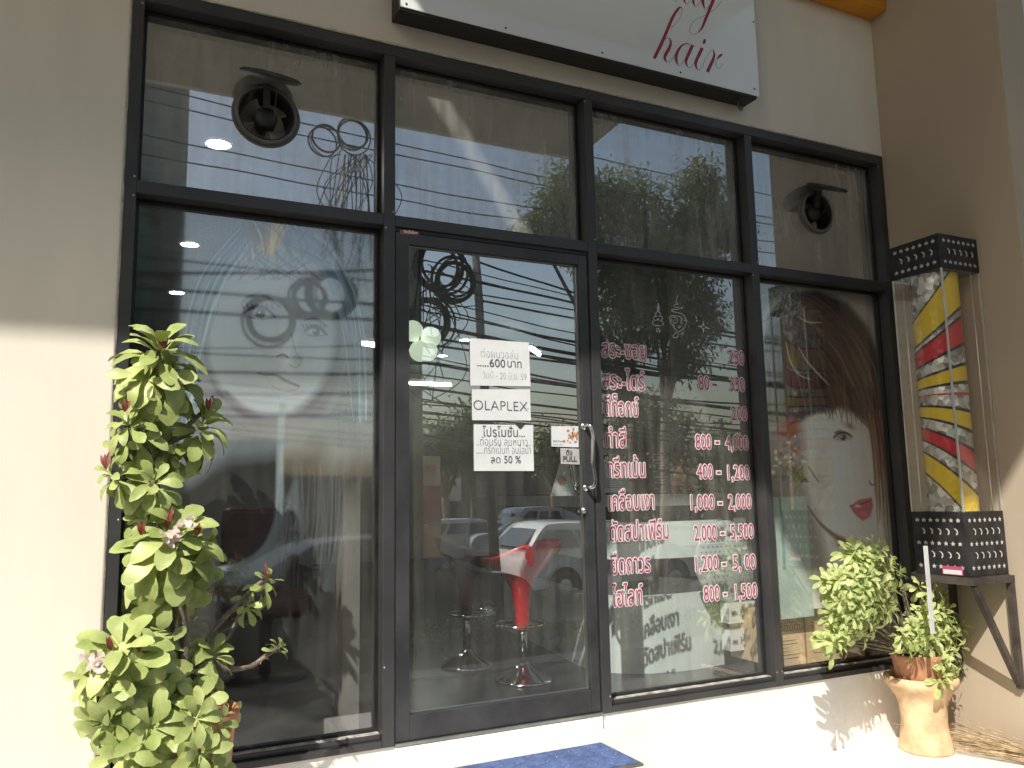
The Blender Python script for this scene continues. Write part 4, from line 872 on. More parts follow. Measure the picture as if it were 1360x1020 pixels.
# ================================================================== INTERIOR
def struct(name, b, m, **k): return tag(obj(name, b, m, keep=True, **k), kind='structure')
b = BM(); box(b, -1.3, 5.2, .165, 9.2, -.12, 0); struct('interior_floor', b, MTILE)
b = BM(); box(b, -1.3, 5.2, .255, 9.2, 2.90, 3.0); box(b, -.94, 3.0, .165, .252, 2.925, 3.0); struct('interior_ceiling', b, MCEIL)
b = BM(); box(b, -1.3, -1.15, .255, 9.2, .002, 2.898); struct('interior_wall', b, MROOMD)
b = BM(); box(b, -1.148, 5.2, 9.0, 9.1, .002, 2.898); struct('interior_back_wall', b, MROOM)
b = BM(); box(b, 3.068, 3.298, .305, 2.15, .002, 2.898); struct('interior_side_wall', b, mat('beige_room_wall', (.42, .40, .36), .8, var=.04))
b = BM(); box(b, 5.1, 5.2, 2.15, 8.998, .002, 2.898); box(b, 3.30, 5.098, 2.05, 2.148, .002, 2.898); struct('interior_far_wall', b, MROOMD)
MTUBE = emit('tube_glow', (.88, 1, .80), 22); MDL = emit('downlight_glow', (1, .98, .92), 110)
for i, (x, y, lb) in enumerate(((-.548, 1.30, 'round ceiling downlight nearest the wide left window'), (-.55, 3.25, 'round ceiling downlight second from the wide left window'), (-.545, 4.85, 'round ceiling downlight furthest back behind the wide left window'),
                        (2.873, 6.086, 'small ceiling downlight seen through the door just left of the top paper'), (3.03, 7.27, 'faint ceiling downlight deep in the shop seen through the door'))):
    t = thing('downlight', (x, y, 2.9), lb, 'ceiling light', 'downlights in the salon ceiling')
    b = BM(); lathe(b, (x, y, 2.8995), [(0, -.004), (.062, -.004)], 20); obj('lens', b, MDL, t)
    b = BM(); lathe(b, (x, y, 2.899), [(.063, 0), (.064, -.008), (.078, -.006), (.08, 0)], 20); obj('trim_ring', b, MPAPER, t)
q = PZ(478, 455, 2.6)
for i, (a, c_, lb) in enumerate((((2.75, 8.03, 2.6), (3.45, 8.03, 2.6), 'greenish white tube light hung low at the back of the shop'), ((3.17, 4.86, 2.6), (3.46, 5.2, 2.6), 'short tube light behind the top paper on the door'), (tuple(PZ(452, 453, 2.5)), tuple(PZ(504, 459, 2.5)), 'tube light glowing behind the window poster with blue hair'))):
    t = thing('tube_light', a, lb, 'tube light', 'tube lights in the salon'); b = BM(); tube(b, [a, c_], .022, 10); obj('tube', b, MTUBE, t)
    b = BM(); beam(b, Vector(a)+Vector((0, 0, .045)), Vector(c_)+Vector((0, 0, .045)), .05, .04); obj('housing', b, MPAPER, t)
    b = BM(); m_0 = Vector(a).lerp(Vector(c_), .5); tube(b, [m_0+Vector((0, 0, .06)), (m_0.x, m_0.y, 2.9)], .005, 6); obj('hanger', b, MBLK, t)
t = thing('globe_pendant', (.69, 1.5, 2.9), 'cluster of four pale green glass globes hanging behind the top left of the door', 'pendant lamp')
MGL = mat('globe_glass', (.75, .82, .70), .15, emis=(.78, .9, .68), estr=.8)
for x, z, yy in ((.634, 1.975, 1.5), (.762, 1.95, 1.53), (.668, 1.845, 1.46), (.735, 1.86, 1.52)):
    b = BM(); ball(b, (x, yy, z), .066, 20); obj('globe', b, MGL, t); 
b = BM()
for x, z, yy in ((.634, 1.975, 1.5), (.762, 1.95, 1.53), (.668, 1.845, 1.46), (.735, 1.86, 1.52)): tube(b, [(x, yy, z+.06), (x*.3+.69*.7, 1.5, 2.3), (.69, 1.5, 2.9)], .004, 6)
obj('cord', b, MBLK, t)
# bar stools
def stool():
    t = thing('bar_stool', (0, 0, 0), 'x', 'bar stool', 'red bar stools by the counter')
    b = BM(); pr = [(0, .001), (.150, .001), (.152, .006), (.14, .014), (.10, .035), (.055, .062), (.032, .085), (.024, .095)]; lathe(b, (0, 0, 0), pr, 40); obj('base', b, MCHR, t, smooth=True)
    b = BM(); tube(b, [(0, 0, .09), (0, 0, .30)], .023, 16); tube(b, [(0, 0, .24), (0, 0, .42)], .015, 12); obj('column', b, MCHR, t)
    b = BM(); rg = [(.13*math.cos(a)+.0, .13*math.sin(a)-.03, .285) for a in [i*2*math.pi/24 for i in range(25)]]; tube(b, rg, .007, 8, cap=False); beam(b, (0, 0, .285), (0, -.155, .285), .02, .012); obj('foot_ring', b, MCHR, t)
    # moulded seat: narrow stem growing into a saddle with a raised back lip
    b = BM(); rows = []; n = 40
    prof = [(.038, .262), (.040, .33), (.046, .40), (.062, .47), (.10, .525), (.155, .57), (.206, .602), (.218, .616), (.204, .622), (.155, .602), (.09, .584), (0.001, .580)]
    for r_, h in prof:
        rr_ = []
        for k in range(n):
            a = 2*math.pi*k/n; bk = max(0, math.sin(a)); e = max(0, (r_-.05)/.146)**1.6
            z = h+e*(.115*bk**1.5+.02*math.cos(2*a)); rad = r_*(1+.10*abs(math.cos(a))*e)
            rr_.append(b.verts.new((rad*math.cos(a), rad*math.sin(a)*.92, z)))
        rows.append(rr_)
    for a, c_ in zip(rows, rows[1:]):
        for k in range(n): b.faces.new((a[k], a[(k+1) % n], c_[(k+1) % n], c_[k])).smooth = True
    obj('seat', b, MREDP, t, smooth=True); return t
s1 = stool(); s1['label'] = 'red moulded bar stool on a round chrome base, nearer the door glass'; s1.location = (.985, .755, 0.001); s1.rotation_euler.z = R(200); ORG[s1.name] = Vector(s1.location)
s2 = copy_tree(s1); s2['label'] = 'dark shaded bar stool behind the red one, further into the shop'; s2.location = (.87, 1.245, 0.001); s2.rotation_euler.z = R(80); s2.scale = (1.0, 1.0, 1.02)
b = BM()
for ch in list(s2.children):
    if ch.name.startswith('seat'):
        ch.data = ch.data.copy(); ch.data.materials[0] = mat('shaded_red_plastic', (.12, .015, .02), .3)  # darker copy of the seat red, the rear stool's shade put into the colour
# counter
ct = thing('reception_counter', (1.9, 1.0, 0), 'curved white reception counter with a pale ledge behind the price list glass', 'counter')
def curved(z0, z1, off, m, name):
    b = BM(); pts = [(1.60, 2.3), (1.52, 1.6), (1.44, 1.05), (1.42, .84), (1.47, .70), (1.57, .60), (1.72, .545), (1.92, .525), (2.14, .55)]
    pts = smooth_pts(pts, 4); outer = []; inner = []
    for i, p_ in enumerate(pts):
        a, c_ = pts[max(0, i-1)], pts[min(len(pts)-1, i+1)]; d = Vector((c_[0]-a[0], c_[1]-a[1], 0)).normalized(); nrm = Vector((-d.y, d.x, 0))
        o_ = Vector((p_[0], p_[1], 0))-nrm*off; i_ = Vector((p_[0], p_[1], 0))+nrm*.30; outer.append(o_); inner.append(i_)
    for i in range(len(pts)-1):
        o0, o1, i0, i1 = outer[i], outer[i+1], inner[i], inner[i+1]
        for z in (z0, z1): quad(b, *(Vector((k.x, k.y, z)) for k in ((o0, o1, i1, i0) if z == z1 else (o0, i0, i1, o1))))
        quad(b, (o0.x, o0.y, z0), (o1.x, o1.y, z0), (o1.x, o1.y, z1), (o0.x, o0.y, z1)); quad(b, (i1.x, i1.y, z0), (i0.x, i0.y, z0), (i0.x, i0.y, z1), (i1.x, i1.y, z1))
    bmesh.ops.remove_doubles(b, verts=b.verts[:], dist=.0005); return obj(name, b, m, ct, smooth=False)
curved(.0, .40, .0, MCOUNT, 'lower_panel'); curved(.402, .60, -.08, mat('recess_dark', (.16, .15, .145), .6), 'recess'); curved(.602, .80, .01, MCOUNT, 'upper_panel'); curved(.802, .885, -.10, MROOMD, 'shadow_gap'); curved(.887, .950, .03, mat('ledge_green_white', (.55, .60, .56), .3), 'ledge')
CT = .9515
def thg(name, lab, cat, loc): return thing(name, loc, lab, cat)
t = thg('certificate_frame', 'framed white certificate standing on the counter ledge', 'frame', (1.62, .86, CT)); b = BM(); box(b, 1.50, 1.77, .86, .875, CT, CT+.20); obj('frame', b, mat('brown_frame', (.22, .12, .06), .5), t)
b = BM(); box(b, 1.515, 1.755, .857, .859, CT+.014, CT+.186); o = obj('page', b, MPAPER, t); b = BM()
for i in range(9): box(b, 1.55, 1.72-.02*(i % 3), .8555, .8565, CT+.04+.013*i, CT+.044+.013*i)
obj('printed_line', b, MINKF, o)
t = thg('display_card', 'small upright card with teal top and orange foot on the counter beside the door post', 'card', (1.36, .95, CT)); b = BM(); box(b, 1.425, 1.50, .86, .866, CT, CT+.15); obj('card', b, MPAPER, t); b = BM(); box(b, 1.43, 1.495, .857, .859, CT+.08, CT+.14); obj('teal_print', b, mat('teal_print', (.12, .36, .38), .6), t); b = BM(); box(b, 1.43, 1.495, .857, .859, CT+.006, CT+.03); obj('orange_print', b, mat('orange_strip', (.7, .28, .06), .6), t)
t = thg('tent_card', 'tall white tent card with orange leaf mark on the counter behind the handle', 'card', (1.33, 1.0, CT)); b = BM()
q_ = [P(731, 661, 1.3), P(767, 661, 1.3), P(762, 612, 1.3), P(745, 612, 1.3)]; zb = CT; dz = CT-q_[0].z; quad(b, *[p_+Vector((0, 0, dz)) for p_ in q_]); obj('card', b, emit('lit_card', (.75, .75, .74), .8) if 0 else MPAPER, t); b = BM(); g_ = P(747, 640, 1.29)+Vector((0, 0, dz))
for k in range(6): a = k*1.05; leaf(b, g_, (math.cos(a), 0, math.sin(a)), (0, -1, 0), .035, .016)
obj('leaf_mark', b, mat('orange_mark', (.6, .25, .08), .6), t)
t = thg('fortune_ornament', 'red and gold Chinese fortune ornament with round figures on the counter', 'ornament', (1.95, .62, CT)); MG = mat('gold', (.75, .5, .12), .3, .8)
b = BM(); box(b, 1.90, 2.02, .60, .66, CT, CT+.075); obj('red_block', b, mat('lucky_red', (.5, .05, .03), .4), t); b = BM(); add_text(b, '福', .075, plane_m((1.922, .598, CT+.008)), .001, fit=.075); beads(b, 1.903, 2.017, CT+.003, CT+.073, .597, .5995, .005); obj('gold_character', b, MG, t)
b = BM(); ball(b, (1.94, .63, CT+.10), .028, 14); ball(b, (1.94, .625, CT+.145), .022, 14); ball(b, (1.99, .64, CT+.10), .02, 12); obj('figure', b, MG, t)
b = BM(); ball(b, (1.94, .622, CT+.170), .021, 12, (1, 1, .5)); ball(b, (1.94, .612, CT+.105), .02, 10); obj('red_robe', b, mat('robe_red', (.55, .08, .05), .5), t)
t = thg('potted_ornament', 'little glossy ornament plant beside the fortune ornament on the counter', 'ornament', (2.09, .62, CT)); b = BM(); lathe(b, (2.085, .64, CT), [(0, 0), (.022, 0), (.032, .04), (.03, .045)], 16); obj('pot', b, MWHITE, t); b = BM(); rnd = random.Random(8); rosette(b, (2.085, .64, CT+.06), (0, -.2, 1), .09, 18, .03, 5, 100, rnd); obj('leaves', b, MTLEAF3, t); b = BM()
for k in range(5): ball(b, (2.085+rnd.uniform(-.04, .04), .61, CT+.05+rnd.uniform(0, .08)), .009, 8)
obj('red_bead', b, MREDP, t)
t = thg('bamboo_chime', 'gold and black bamboo scroll hanging strip beside the fortune ornament', 'ornament', (1.86, .70, CT)); b = BM()
for i in range(14): box(b, 1.853-.03*(i % 2), 1.90+.012*((i*7) % 3), .70, .706, CT+.01+i*.0165, CT+.019+i*.0165)
obj('slat', b, mat('cream_bamboo', (.6, .55, .4), .6), t); b = BM(); tube(b, [(1.878, .71, CT), (1.878, .71, CT+.25)], .004, 6); obj('stick', b, MBLK, t)
# round dotted board
t = thing('round_display', (2.30, .33, 0), 'round white perforated display disc on a black stand with lettered white boxes below', 'display')
q = P(968, 745, .42); b = BM(); lathe(b, (q.x, .42, q.z), [(0, 0), (.215, 0), (.222, .006), (.222, .018)], 56, 'y'); obj('disc', b, mat('disc_white', (.6, .63, .64), .5), t, smooth=False)
b = BM()
for i in range(-7, 8):
    for j in range(-7, 8):
        x, z = i*.031+(.0155 if j % 2 else 0), j*.027
        if math.hypot(x, z) < .205 and math.hypot(x-.03, z+.09) > .04: lathe(b, (q.x+x, .4185, q.z+z), [(0, 0), (.0045, 0)], 6, 'y')
obj('hole', b, MPOLE, t)
b = BM(); beam(b, (q.x-.05, .445, q.z+.12), (q.x-.05, .445, 0), .022, .02); beam(b, (q.x-.05, .445, .012), (q.x-.05, .25, .012), .022, .02); beam(b, (q.x-.12, .445, .012), (q.x+.05, .445, .012), .022, .02); obj('stand', b, MBLK, t)
for k, (z_, tx) in enumerate(((.30, 'M - KH'), (.155, '- K'))):
    b = BM(); box(b, q.x-.035, q.x+.17, .40, .47, z_-.055+.0, z_+.055); o = obj('lettered_box', b, MWHITE, t); b = BM(); add_text(b, tx, .05, plane_m((q.x-.02, .3985, z_-.02)), .001, fit=.11); obj('lettering', b, MINKF, o)
# carton and frosted board behind pane 4
t = thing('cardboard_box', (2.45, .30, 0), 'brown cardboard carton with faint printed handling marks, standing inside the glass', 'box'); b = BM(); box(b, 2.160, 2.80, .16, .52, .047, .33); obj('carton', b, MCARD, t, bevel=.003)
b = BM(); box(b, 2.36, 2.372, .1585, .1595, .05, .328); MPR = mat('carton_print', (.30, .18, .08), .8)
random.seed(2)
for i in range(5):
    for j in range(3):
        if j < 2: x, z = 2.19+.035*i, .225+.04*j; beads(b, x, x+.024, z, z+.03, .1585, .1595, .003)
for i in range(6): box(b, 2.19, 2.19+random.uniform(.05, .14), .1585, .1595, .085+.018*i, .088+.018*i)
f = lambda x, y: Vector((x, .159, y))
for pth in ([(2.42, .10), (2.42, .26), (2.47, .30), (2.62, .29), (2.70, .24), (2.70, .12), (2.60, .08), (2.42, .10)], [(2.42, .26), (2.52, .22), (2.70, .24)], [(2.52, .22), (2.52, .09)]): ribbon(b, pth, .004, f)
obj('print', b, MPR, t)
t = thing('frosted_board', (2.31, .16, .34), 'pale green frosted board leaning on the carton behind the glass', 'board'); b = BM(); box(b, 2.135, 2.375, .0945, .1015, .30, .925); obj('board', b, mat('frosted_green', (.46, .56, .50), .3), t)
b = BM(); beam(b, (2.19, .0935, .55), (2.19, .0935, .92), .02, .001, (0, 1, 0)); obj('printed_stripe', b, mat('stripe_green', (.22, .34, .32), .5), t)
# red salon chair and dark cabinet deep inside the left bay
t = thing('salon_chair', (-.2, 1.5, 0), 'dim red salon chair low behind the left window', 'chair'); MCH = mat('dim_red_leather', (.10, .014, .014), .4)
b = BM(); box(b, -.42, .02, 1.35, 1.75, .33, .45); obj('seat', b, MCH, t, bevel=.03); b = BM(); box(b, -.42, .02, 1.75, 1.86, .40, .92); obj('backrest', b, MCH, t, bevel=.04); b = BM(); lathe(b, (-.2, 1.55, 0), [(0, .02), (.22, .01), (.22, 0)], 24); tube(b, [(-.2, 1.55, .01), (-.2, 1.55, .34)], .035, 12); obj('pedestal', b, MBLK, t)
for x in (-.46, .02):
    b = BM(); box(b, x, x+.045, 1.38, 1.78, .54, .58); box(b, x, x+.045, 1.74, 1.78, .40, .539); obj('armrest', b, MBLK, t)
t = thing('storage_cabinet', (-.6, 3.2, 0), 'dark wooden storage cabinet against the left room wall', 'cabinet'); b = BM(); box(b, -1.14, -.75, 2.2, 4.2, 0.001, 1.7); obj('carcass', b, mat('dark_wood', (.06, .04, .035), .5), t, bevel=.004)
for i in range(3): b = BM(); box(b, -.749, -.73, 2.23+.66*i, 2.85+.66*i, .05, 1.65); obj('cabinet_door', b, mat('dark_wood_door', (.08, .055, .045), .5), t, bevel=.003)
# inner pilaster beside the door
b = BM(); box(b, -.085, -.012, .30, .42, .002, 2.898); tag(obj('inner_pilaster', b, mat('pilaster_paint', (.20, .19, .17), .8), keep=True), kind='structure')
# ================================================================== STREET ACROSS FROM THE SHOP (what the glass mirrors)
GZ = -.72
b = BM(); quad(b, (-300, -400, GZ-.03), (300, -400, GZ-.03), (300, 40, GZ-.03), (-300, 40, GZ-.03)); struct('ground', b, mat('bare_ground', (.20, .18, .145), .95, 0, .2, .3, .2, 20))
b = BM(); box(b, -40, 60, -2.62, -2.602, GZ-.02, FZ); box(b, -40, 60, -4.4, -2.622, GZ-.02, GZ+.04); struct('pavement', b, MPALET if 0 else mat('paving', (.36, .33, .28), .9, 0, .15, 2, .2, 30))
b = BM(); quad(b, (-60, -16, GZ), (80, -16, GZ), (80, -6.2, GZ), (-60, -6.2, GZ)); struct('road', b, MASPH)
b = BM(); box(b, -60, 80, -16.3, -16.02, GZ-.01, GZ+.12); box(b, -60, 80, -6.19, -6.0, GZ-.01, GZ+.09); struct('kerb', b, MPOLE)
b = BM(); quad(b, (-60, -11.4, GZ+.004), (80, -11.4, GZ+.004), (80, -11.28, GZ+.004), (-60, -11.28, GZ+.004)); struct('road_line', b, mat('road_paint', (.6, .6, .58), .8))
def car(name, lab, paint, L=3.5, Wd=1.42, H=1.2, kind='hatch', loc=(0, 0, 0), rz=0):
    t = thing('parked_car', (0, 0, 0), lab, 'car', 'cars along the street')
    if kind == 'hatch': pr = [(-.5, .20), (-.505, .42), (-.49, .58), (-.475, .70), (-.40, .93), (-.33, .99), (-.10, 1.0), (.08, .965), (.24, .72), (.30, .66), (.44, .58), (.495, .46), (.50, .20)]; gh = [(-.455, .70), (-.375, .92), (.06, .93), (.215, .70)]; belt = .66
    elif kind == 'sedan': pr = [(-.5, .20), (-.505, .45), (-.49, .62), (-.36, .66), (-.24, .92), (-.16, .985), (.02, 1.0), (.12, .96), (.26, .68), (.42, .60), (.49, .47), (.50, .20)]; gh = [(-.33, .68), (-.22, .91), (.09, .93), (.22, .70)]; belt = .65
    else: pr = [(-.5, .22), (-.5, .56), (-.14, .57), (-.10, .94), (-.05, 1.0), (.12, 1.0), (.17, .95), (.27, .64), (.45, .58), (.5, .45), (.5, .22)]; gh = [(-.10, .66), (-.07, .94), (.13, .94), (.22, .66)]; belt = .6
    body = BM(); sp = smooth_pts([(x*L, z*H) for x, z in pr], 4); hb = Wd/2
    def hw(z, x): 
        k = max(0, (z/H-belt)/(1-belt)); e = max(0, abs(x/L)-.40)/.1
        return hb*(1-.20*k)*(1-.10*e*e)
    Lr = [body.verts.new((x, -hw(z, x), z)) for x, z in sp]; Lc = [body.verts.new((x, -hw(z, x)*.6, z+.012*H)) for x, z in sp]; Rc = [body.verts.new((x, hw(z, x)*.6, z+.012*H)) for x, z in sp]; Rr_ = [body.verts.new((x, hw(z, x), z)) for x, z in sp]
    for A_, B_ in ((Lr, Lc), (Lc, Rc), (Rc, Rr_)):
        for i in range(len(sp)-1): body.faces.new((A_[i], A_[i+1], B_[i+1], B_[i])).smooth = True
        body.faces.new((A_[0], B_[0], B_[-1], A_[-1]))
    f1 = body.faces.new(Lr[::-1]); f2 = body.faces.new(Rr_); bmesh.ops.triangulate(body, faces=[f1, f2]); bmesh.ops.recalc_face_normals(body, faces=body.faces[:])
    obj('body', body, paint, t, bevel=.02)
    mg = MCARG
    for sgn in (-1, 1):
        w = BM(); g = [(x*L, z*H) for x, z in gh]
        def sp_(x, z): return w.verts.new((x, sgn*(hw(z, x)+.006), z))
        xs_ = [g[0][0]+(g[3][0]-g[0][0])*.36, g[0][0]+(g[3][0]-g[0][0])*.62]
        tx = [g[1][0]+(g[2][0]-g[1][0])*.30, g[1][0]+(g[2][0]-g[1][0])*.66]
        if kind == 'pickup': cuts = [0, 1]
        pb_ = [g[0]]+[(x, g[0][1]) for x in xs_]+[g[3]]; pt_ = [g[1]]+[(x, g[1][1]) for x in tx]+[g[2]]
        for i in range(3):
            a0, a1, c1, c0 = pb_[i], pb_[i+1], pt_[i+1], pt_[i]
            w.faces.new([sp_(a0[0]+.012*L*(i > 0), a0[1]), sp_(a1[0]-.012*L*(i < 2), a1[1]), sp_(c1[0]-.01*L*(i < 2), c1[1]), sp_(c0[0]+.01*L*(i > 0), c0[1])])
        obj('side_window', w, mg, t)
        for x in (-.31*L, .32*L):
            w = BM(); lathe(w, (x, sgn*(hb-.09), .265), [(.0, sgn*.095), (.10, sgn*.10), (.155, sgn*.085), (.165, sgn*.07)], 24, 'y'); rim_ = w
            wt = BM(); lathe(wt, (x, sgn*(hb-.09), .265), [(.160, sgn*.09), (.22, sgn*.10), (.262, sgn*.085), (.265, -sgn*.06), (.2, -sgn*.07)], 28, 'y')
            ob = obj('wheel', wt, MTYRE, t); obj('rim', rim_, MDUL, ob)
            wa = BM(); lathe(wa, (x, sgn*(hb+.004), .275), [(0, 0), (.30, 0)], 28, 'y'); wa.faces.ensure_lookup_table(); obj('wheel_arch', wa, MTYRE, t)
        w = BM(); ball(w, (-.475*L, sgn*hb*.88, .60*H), .11, 10, (.6, .7, 1.5)); obj('tail_light', w, MTAIL, t)
        w = BM(); ball(w, (.465*L, sgn*hb*.74, .50*H), .10, 10, (.9, .9, .6)); obj('headlight', w, MCHR, t)
        w = BM(); ball(w, (.17*L, sgn*(hb+.05), .70*H), .06, 8, (.7, 1, .8)); obj('mirror', w, paint, t)
        w = BM(); box(w, -.20*L, -.15*L, sgn*(hb+.004)-.01, sgn*(hb+.004)+.01, .58*H, .605*H); box(w, .02*L, .07*L, sgn*(hb+.004)-.01, sgn*(hb+.004)+.01, .58*H, .605*H); obj('door_handle', w, paint, t)
    w = BM(); fz = lambda x, z, s_: w.verts.new((x, s_, z))
    (a, c_) = ((g[3][0]+.05*L, g[3][1]-.0), (g[2][0]+.04*L, g[2][1]+.015*H)); w.faces.new([fz(a[0], a[1]+.014*H, -hb*.80), fz(a[0], a[1]+.014*H, hb*.80), fz(c_[0], c_[1], hb*.66), fz(c_[0], c_[1], -hb*.66)]); obj('windscreen', w, mg, t)
    w = BM(); (a, c_) = ((g[0][0]-.045*L, g[0][1]+.01), (g[1][0]-.035*L, g[1][1])); w.faces.new([fz(a[0], a[1], -hb*.78), fz(a[0], a[1], hb*.78), fz(c_[0], c_[1], hb*.62), fz(c_[0], c_[1], -hb*.62)]); obj('rear_window', w, mg, t)
    w = BM(); box(w, -.505*L, -.47*L, -hb*.9, hb*.9, .15*H, .22*H); box(w, .47*L, .506*L, -hb*.9, hb*.9, .15*H, .22*H); box(w, -.45*L, .45*L, -hb*.96, hb*.96, .13*H, .205*H); obj('bumper_skirt', w, MTYRE, t)
    t.location = Vector(loc); t.rotation_euler.z = rz; return t
MCARG = mat('car_glass', (.02, .024, .028), .06, 0, .1, 3, spec=.9); MTYRE = mat('tyre', (.015, .015, .016), .8); MTAIL = mat('tail_red', (.6, .02, .02), .2, emis=(.8, .02, .02), estr=.3)
def paint_m(n, c, r=.25): return mat(n, c, r, .0, .04, 2, coat=.8)
q = M(685, 740, 8.2, .034)
car('h', 'white hatchback parked across the pavement, mirrored in the door glass', paint_m('white_paint', (.75, .74, .70)), 3.4, 1.4, 1.24, 'hatch', (q.x+1.75, -8.6, GZ), 0)
q = M(700, 740, 5.6, .034)
car('s', 'dark grey sedan parked nose to the hatchback, mirrored low in the door', paint_m('dark_paint', (.045, .048, .055)), 3.75, 1.42, 1.22, 'sedan', (q.x-1.75, -6.3, GZ), R(-3))
q = M(705, 680, 15, .034); car('p', 'silver pickup parked on the far side of the road', paint_m('silver_paint', (.42, .43, .44)), 4.1, 1.45, 1.35, 'pickup', (q.x, -14.6, GZ), R(180))
q = M(600, 680, 15, .034); car('g', 'small light car left of the silver pickup on the far side', paint_m('beige_paint', (.55, .54, .5)), 3.3, 1.38, 1.15, 'hatch', (q.x-.6, -15.0, GZ), R(180))
q = M(300, 715, 5, .08); car('k', 'dark hatchback mirrored low in the wide left window', paint_m('black_paint', (.05, .05, .055)), 3.4, 1.42, 1.22, 'hatch', (q.x-1.2, -5.4, GZ), R(4))
# hedge
rnd = random.Random(31)
b = BM()
for i in range(5200):
    x = rnd.uniform(-3.0, 9.0); h = .36+.12*math.sin(x*3.1)+.08*math.sin(x*7.3+1); p_ = Vector((x, -5.0+rnd.gauss(0, .16), GZ+abs(rnd.random())**.7*h)); leaf(b, p_, (rnd.gauss(0, 1), rnd.gauss(0, 1), rnd.gauss(.3, .8)), (0, 0, 1), .06, .035)
tag(obj('hedge_foliage', b, MTLEAF), 'low dark hedge along the pavement edge mirrored in the door', 'hedge', kind='stuff')
# poles
def pole(u, vt, D, r0, r1, lab, lean=0, arms=0, top=None, gy=.034):
    a = M(u, vt, D, gy); t = thing('utility_pole', (a.x-lean, a.y, GZ), lab, 'utility pole', 'utility poles along the street'); zt_ = top or a.z
    b = BM(); tube(b, [(a.x-lean, a.y, GZ), (a.x, a.y, zt_)], [r0, r1], 12); obj('pole', b, MPOLE, t)
    for k in range(arms):
        b = BM(); beam(b, (a.x-.55, a.y+.1, zt_-.22-.5*k), (a.x+.55, a.y+.1, zt_-.22-.5*k), .07, .07); o = obj('crossarm', b, MPOLE, t); b = BM()
        for e in (-.5, -.2, .2, .5): lathe(b, (a.x+e, a.y+.1, zt_-.185-.5*k), [(.025, 0), (.04, .02), (.02, .05), (.035, .07), (.0, .1)], 10)
        obj('insulator', b, mat('insulator_brown', (.12, .06, .04), .3), t)
    return t, a, zt_
pA, aA, zA = pole(551, 331, 5.4, .10, .085, 'concrete utility pole hung with coiled black cable, mirrored at the left of the door')
pB, aB, zB = pole(631, 334, 7.6, .085, .06, 'slim leaning utility pole with clamps, mirrored left of the papers', lean=-.30)
pC, aC, zC = pole(958, 556, 26, .16, .12, 'distant utility pole with two crossarms beyond the trees', arms=2, gy=.08)
pD, aD, zD = pole(1500, 400, 6.0, .10, .08, 'utility pole far along the street to the right', arms=1, gy=.08)
# notice boards tied to pole A
t = thing('pole_banner', (aA.x+.2, aA.y, 0), 'tall narrow cream and pink banner boards tied beside the cable pole', 'banner')
for (v0, v1, mm, nm) in ((606, 645, (.55, .42, .28), 'cream_board'), (647, 694, (.42, .13, .11), 'pink_board'), (697, 740, (.5, .30, .15), 'orange_board')):
    a, c_ = M(562, v0, 5.3, .034), M(584, v1, 5.3, .034); b = BM(); box(b, a.x, c_.x, -5.31, -5.28, c_.z, a.z); obj(nm, b, mat(nm+'_paint', mm, .7, var=.15, scale=5), t)
b = BM(); a = M(565, 625, 5.27, .034); add_text(b, 'ขาย', .1, Matrix.Translation((a.x+.13, -5.275, a.z)) @ Matrix.Rotation(math.pi, 4, 'Z') @ plane_m((0, 0, 0)), .002, fit=.14); obj('lettering', b, mat('red_letter', (.5, .08, .04), .6), t)
# cables
rnd = random.Random(5)
def cable(p0, p1, sag, r, lab):
    n = 26; pts = [Vector(p0).lerp(Vector(p1), i/n)-Vector((0, 0, sag*4*(i/n)*(1-i/n))) for i in range(n+1)]
    b = BM(); tube(b, pts, r, 5, cap=False); tag(obj('overhead_cable', b, MCABLE), lab, 'cable', 'overhead cables along the street')
k_ = 0
specs = []
for i in range(19): specs.append(((aA.x, aA.y-.1+.03*rnd.random(), zA-.10-2.25*(i/19)**.95+rnd.uniform(-.05, .05)), (aD.x+rnd.uniform(-.3, .3), aD.y, zA-.5-2.0*(i/19)+rnd.uniform(-.35, .25)), rnd.uniform(.15, .6), rnd.choice((.008, .010, .016, .024))))
for i in range(9): specs.append(((aA.x, aA.y-.1, zA-.2-1.9*(i/9)+rnd.uniform(-.05, .05)), (-9, -5.6+rnd.uniform(-.4, .4), zA+.1-1.5*(i/9)+rnd.uniform(-.2, .3)), rnd.uniform(.1, .5), rnd.choice((.008, .012, .02))))
for i in range(6): specs.append(((aB.x, aB.y, zB-.15-1.8*(i/6)), (14, -9.5, zB-.3-1.5*(i/6)+rnd.uniform(-.3, .3)), rnd.uniform(.1, .5), rnd.choice((.010, .018))))
for i in range(6): specs.append(((-10, -7.5, 5.6+.42*i), (16, -7.2-.3*i, 5.1+.36*i+rnd.uniform(-.1, .1)), rnd.uniform(.3, .7), .011))
for i in range(8): specs.append(((-4, -24, 3.6+.22*i), (34, -27, 2.4+.25*i), rnd.uniform(.3, .8), .03))
for i, (a, c_, s_, r) in enumerate(specs):
    cable(a, c_, s_, r, 'black overhead cable strung between the street poles' if i < 34 else ('high black power line above the cable bundle' if i < 40 else 'far black line beyond the road'))
def coil(u, v, D, R_, n, lab, gy=.034, th=.016):
    c_ = M(u, v, D, gy); b = BM(); rr_ = random.Random(int(u*v))
    for k in range(n):
        ox, oz, ra = rr_.gauss(0, .05)*R_*2, rr_.gauss(0, .05)*R_*2, R_*rr_.uniform(.8, 1.1); ph = rr_.uniform(0, 6.28)
        tube(b, [(c_.x+ox+ra*math.cos(a), c_.y+.02*math.sin(a+ph)+.01*k, c_.z+oz+ra*1.05*math.sin(a)) for a in [j*2*math.pi/28 for j in range(29)]], th*rr_.uniform(.5, 1.1), 6, cap=False)
    tag(obj('cable_coil', b, MCABLE), lab, 'cable coil', 'coils of spare cable')
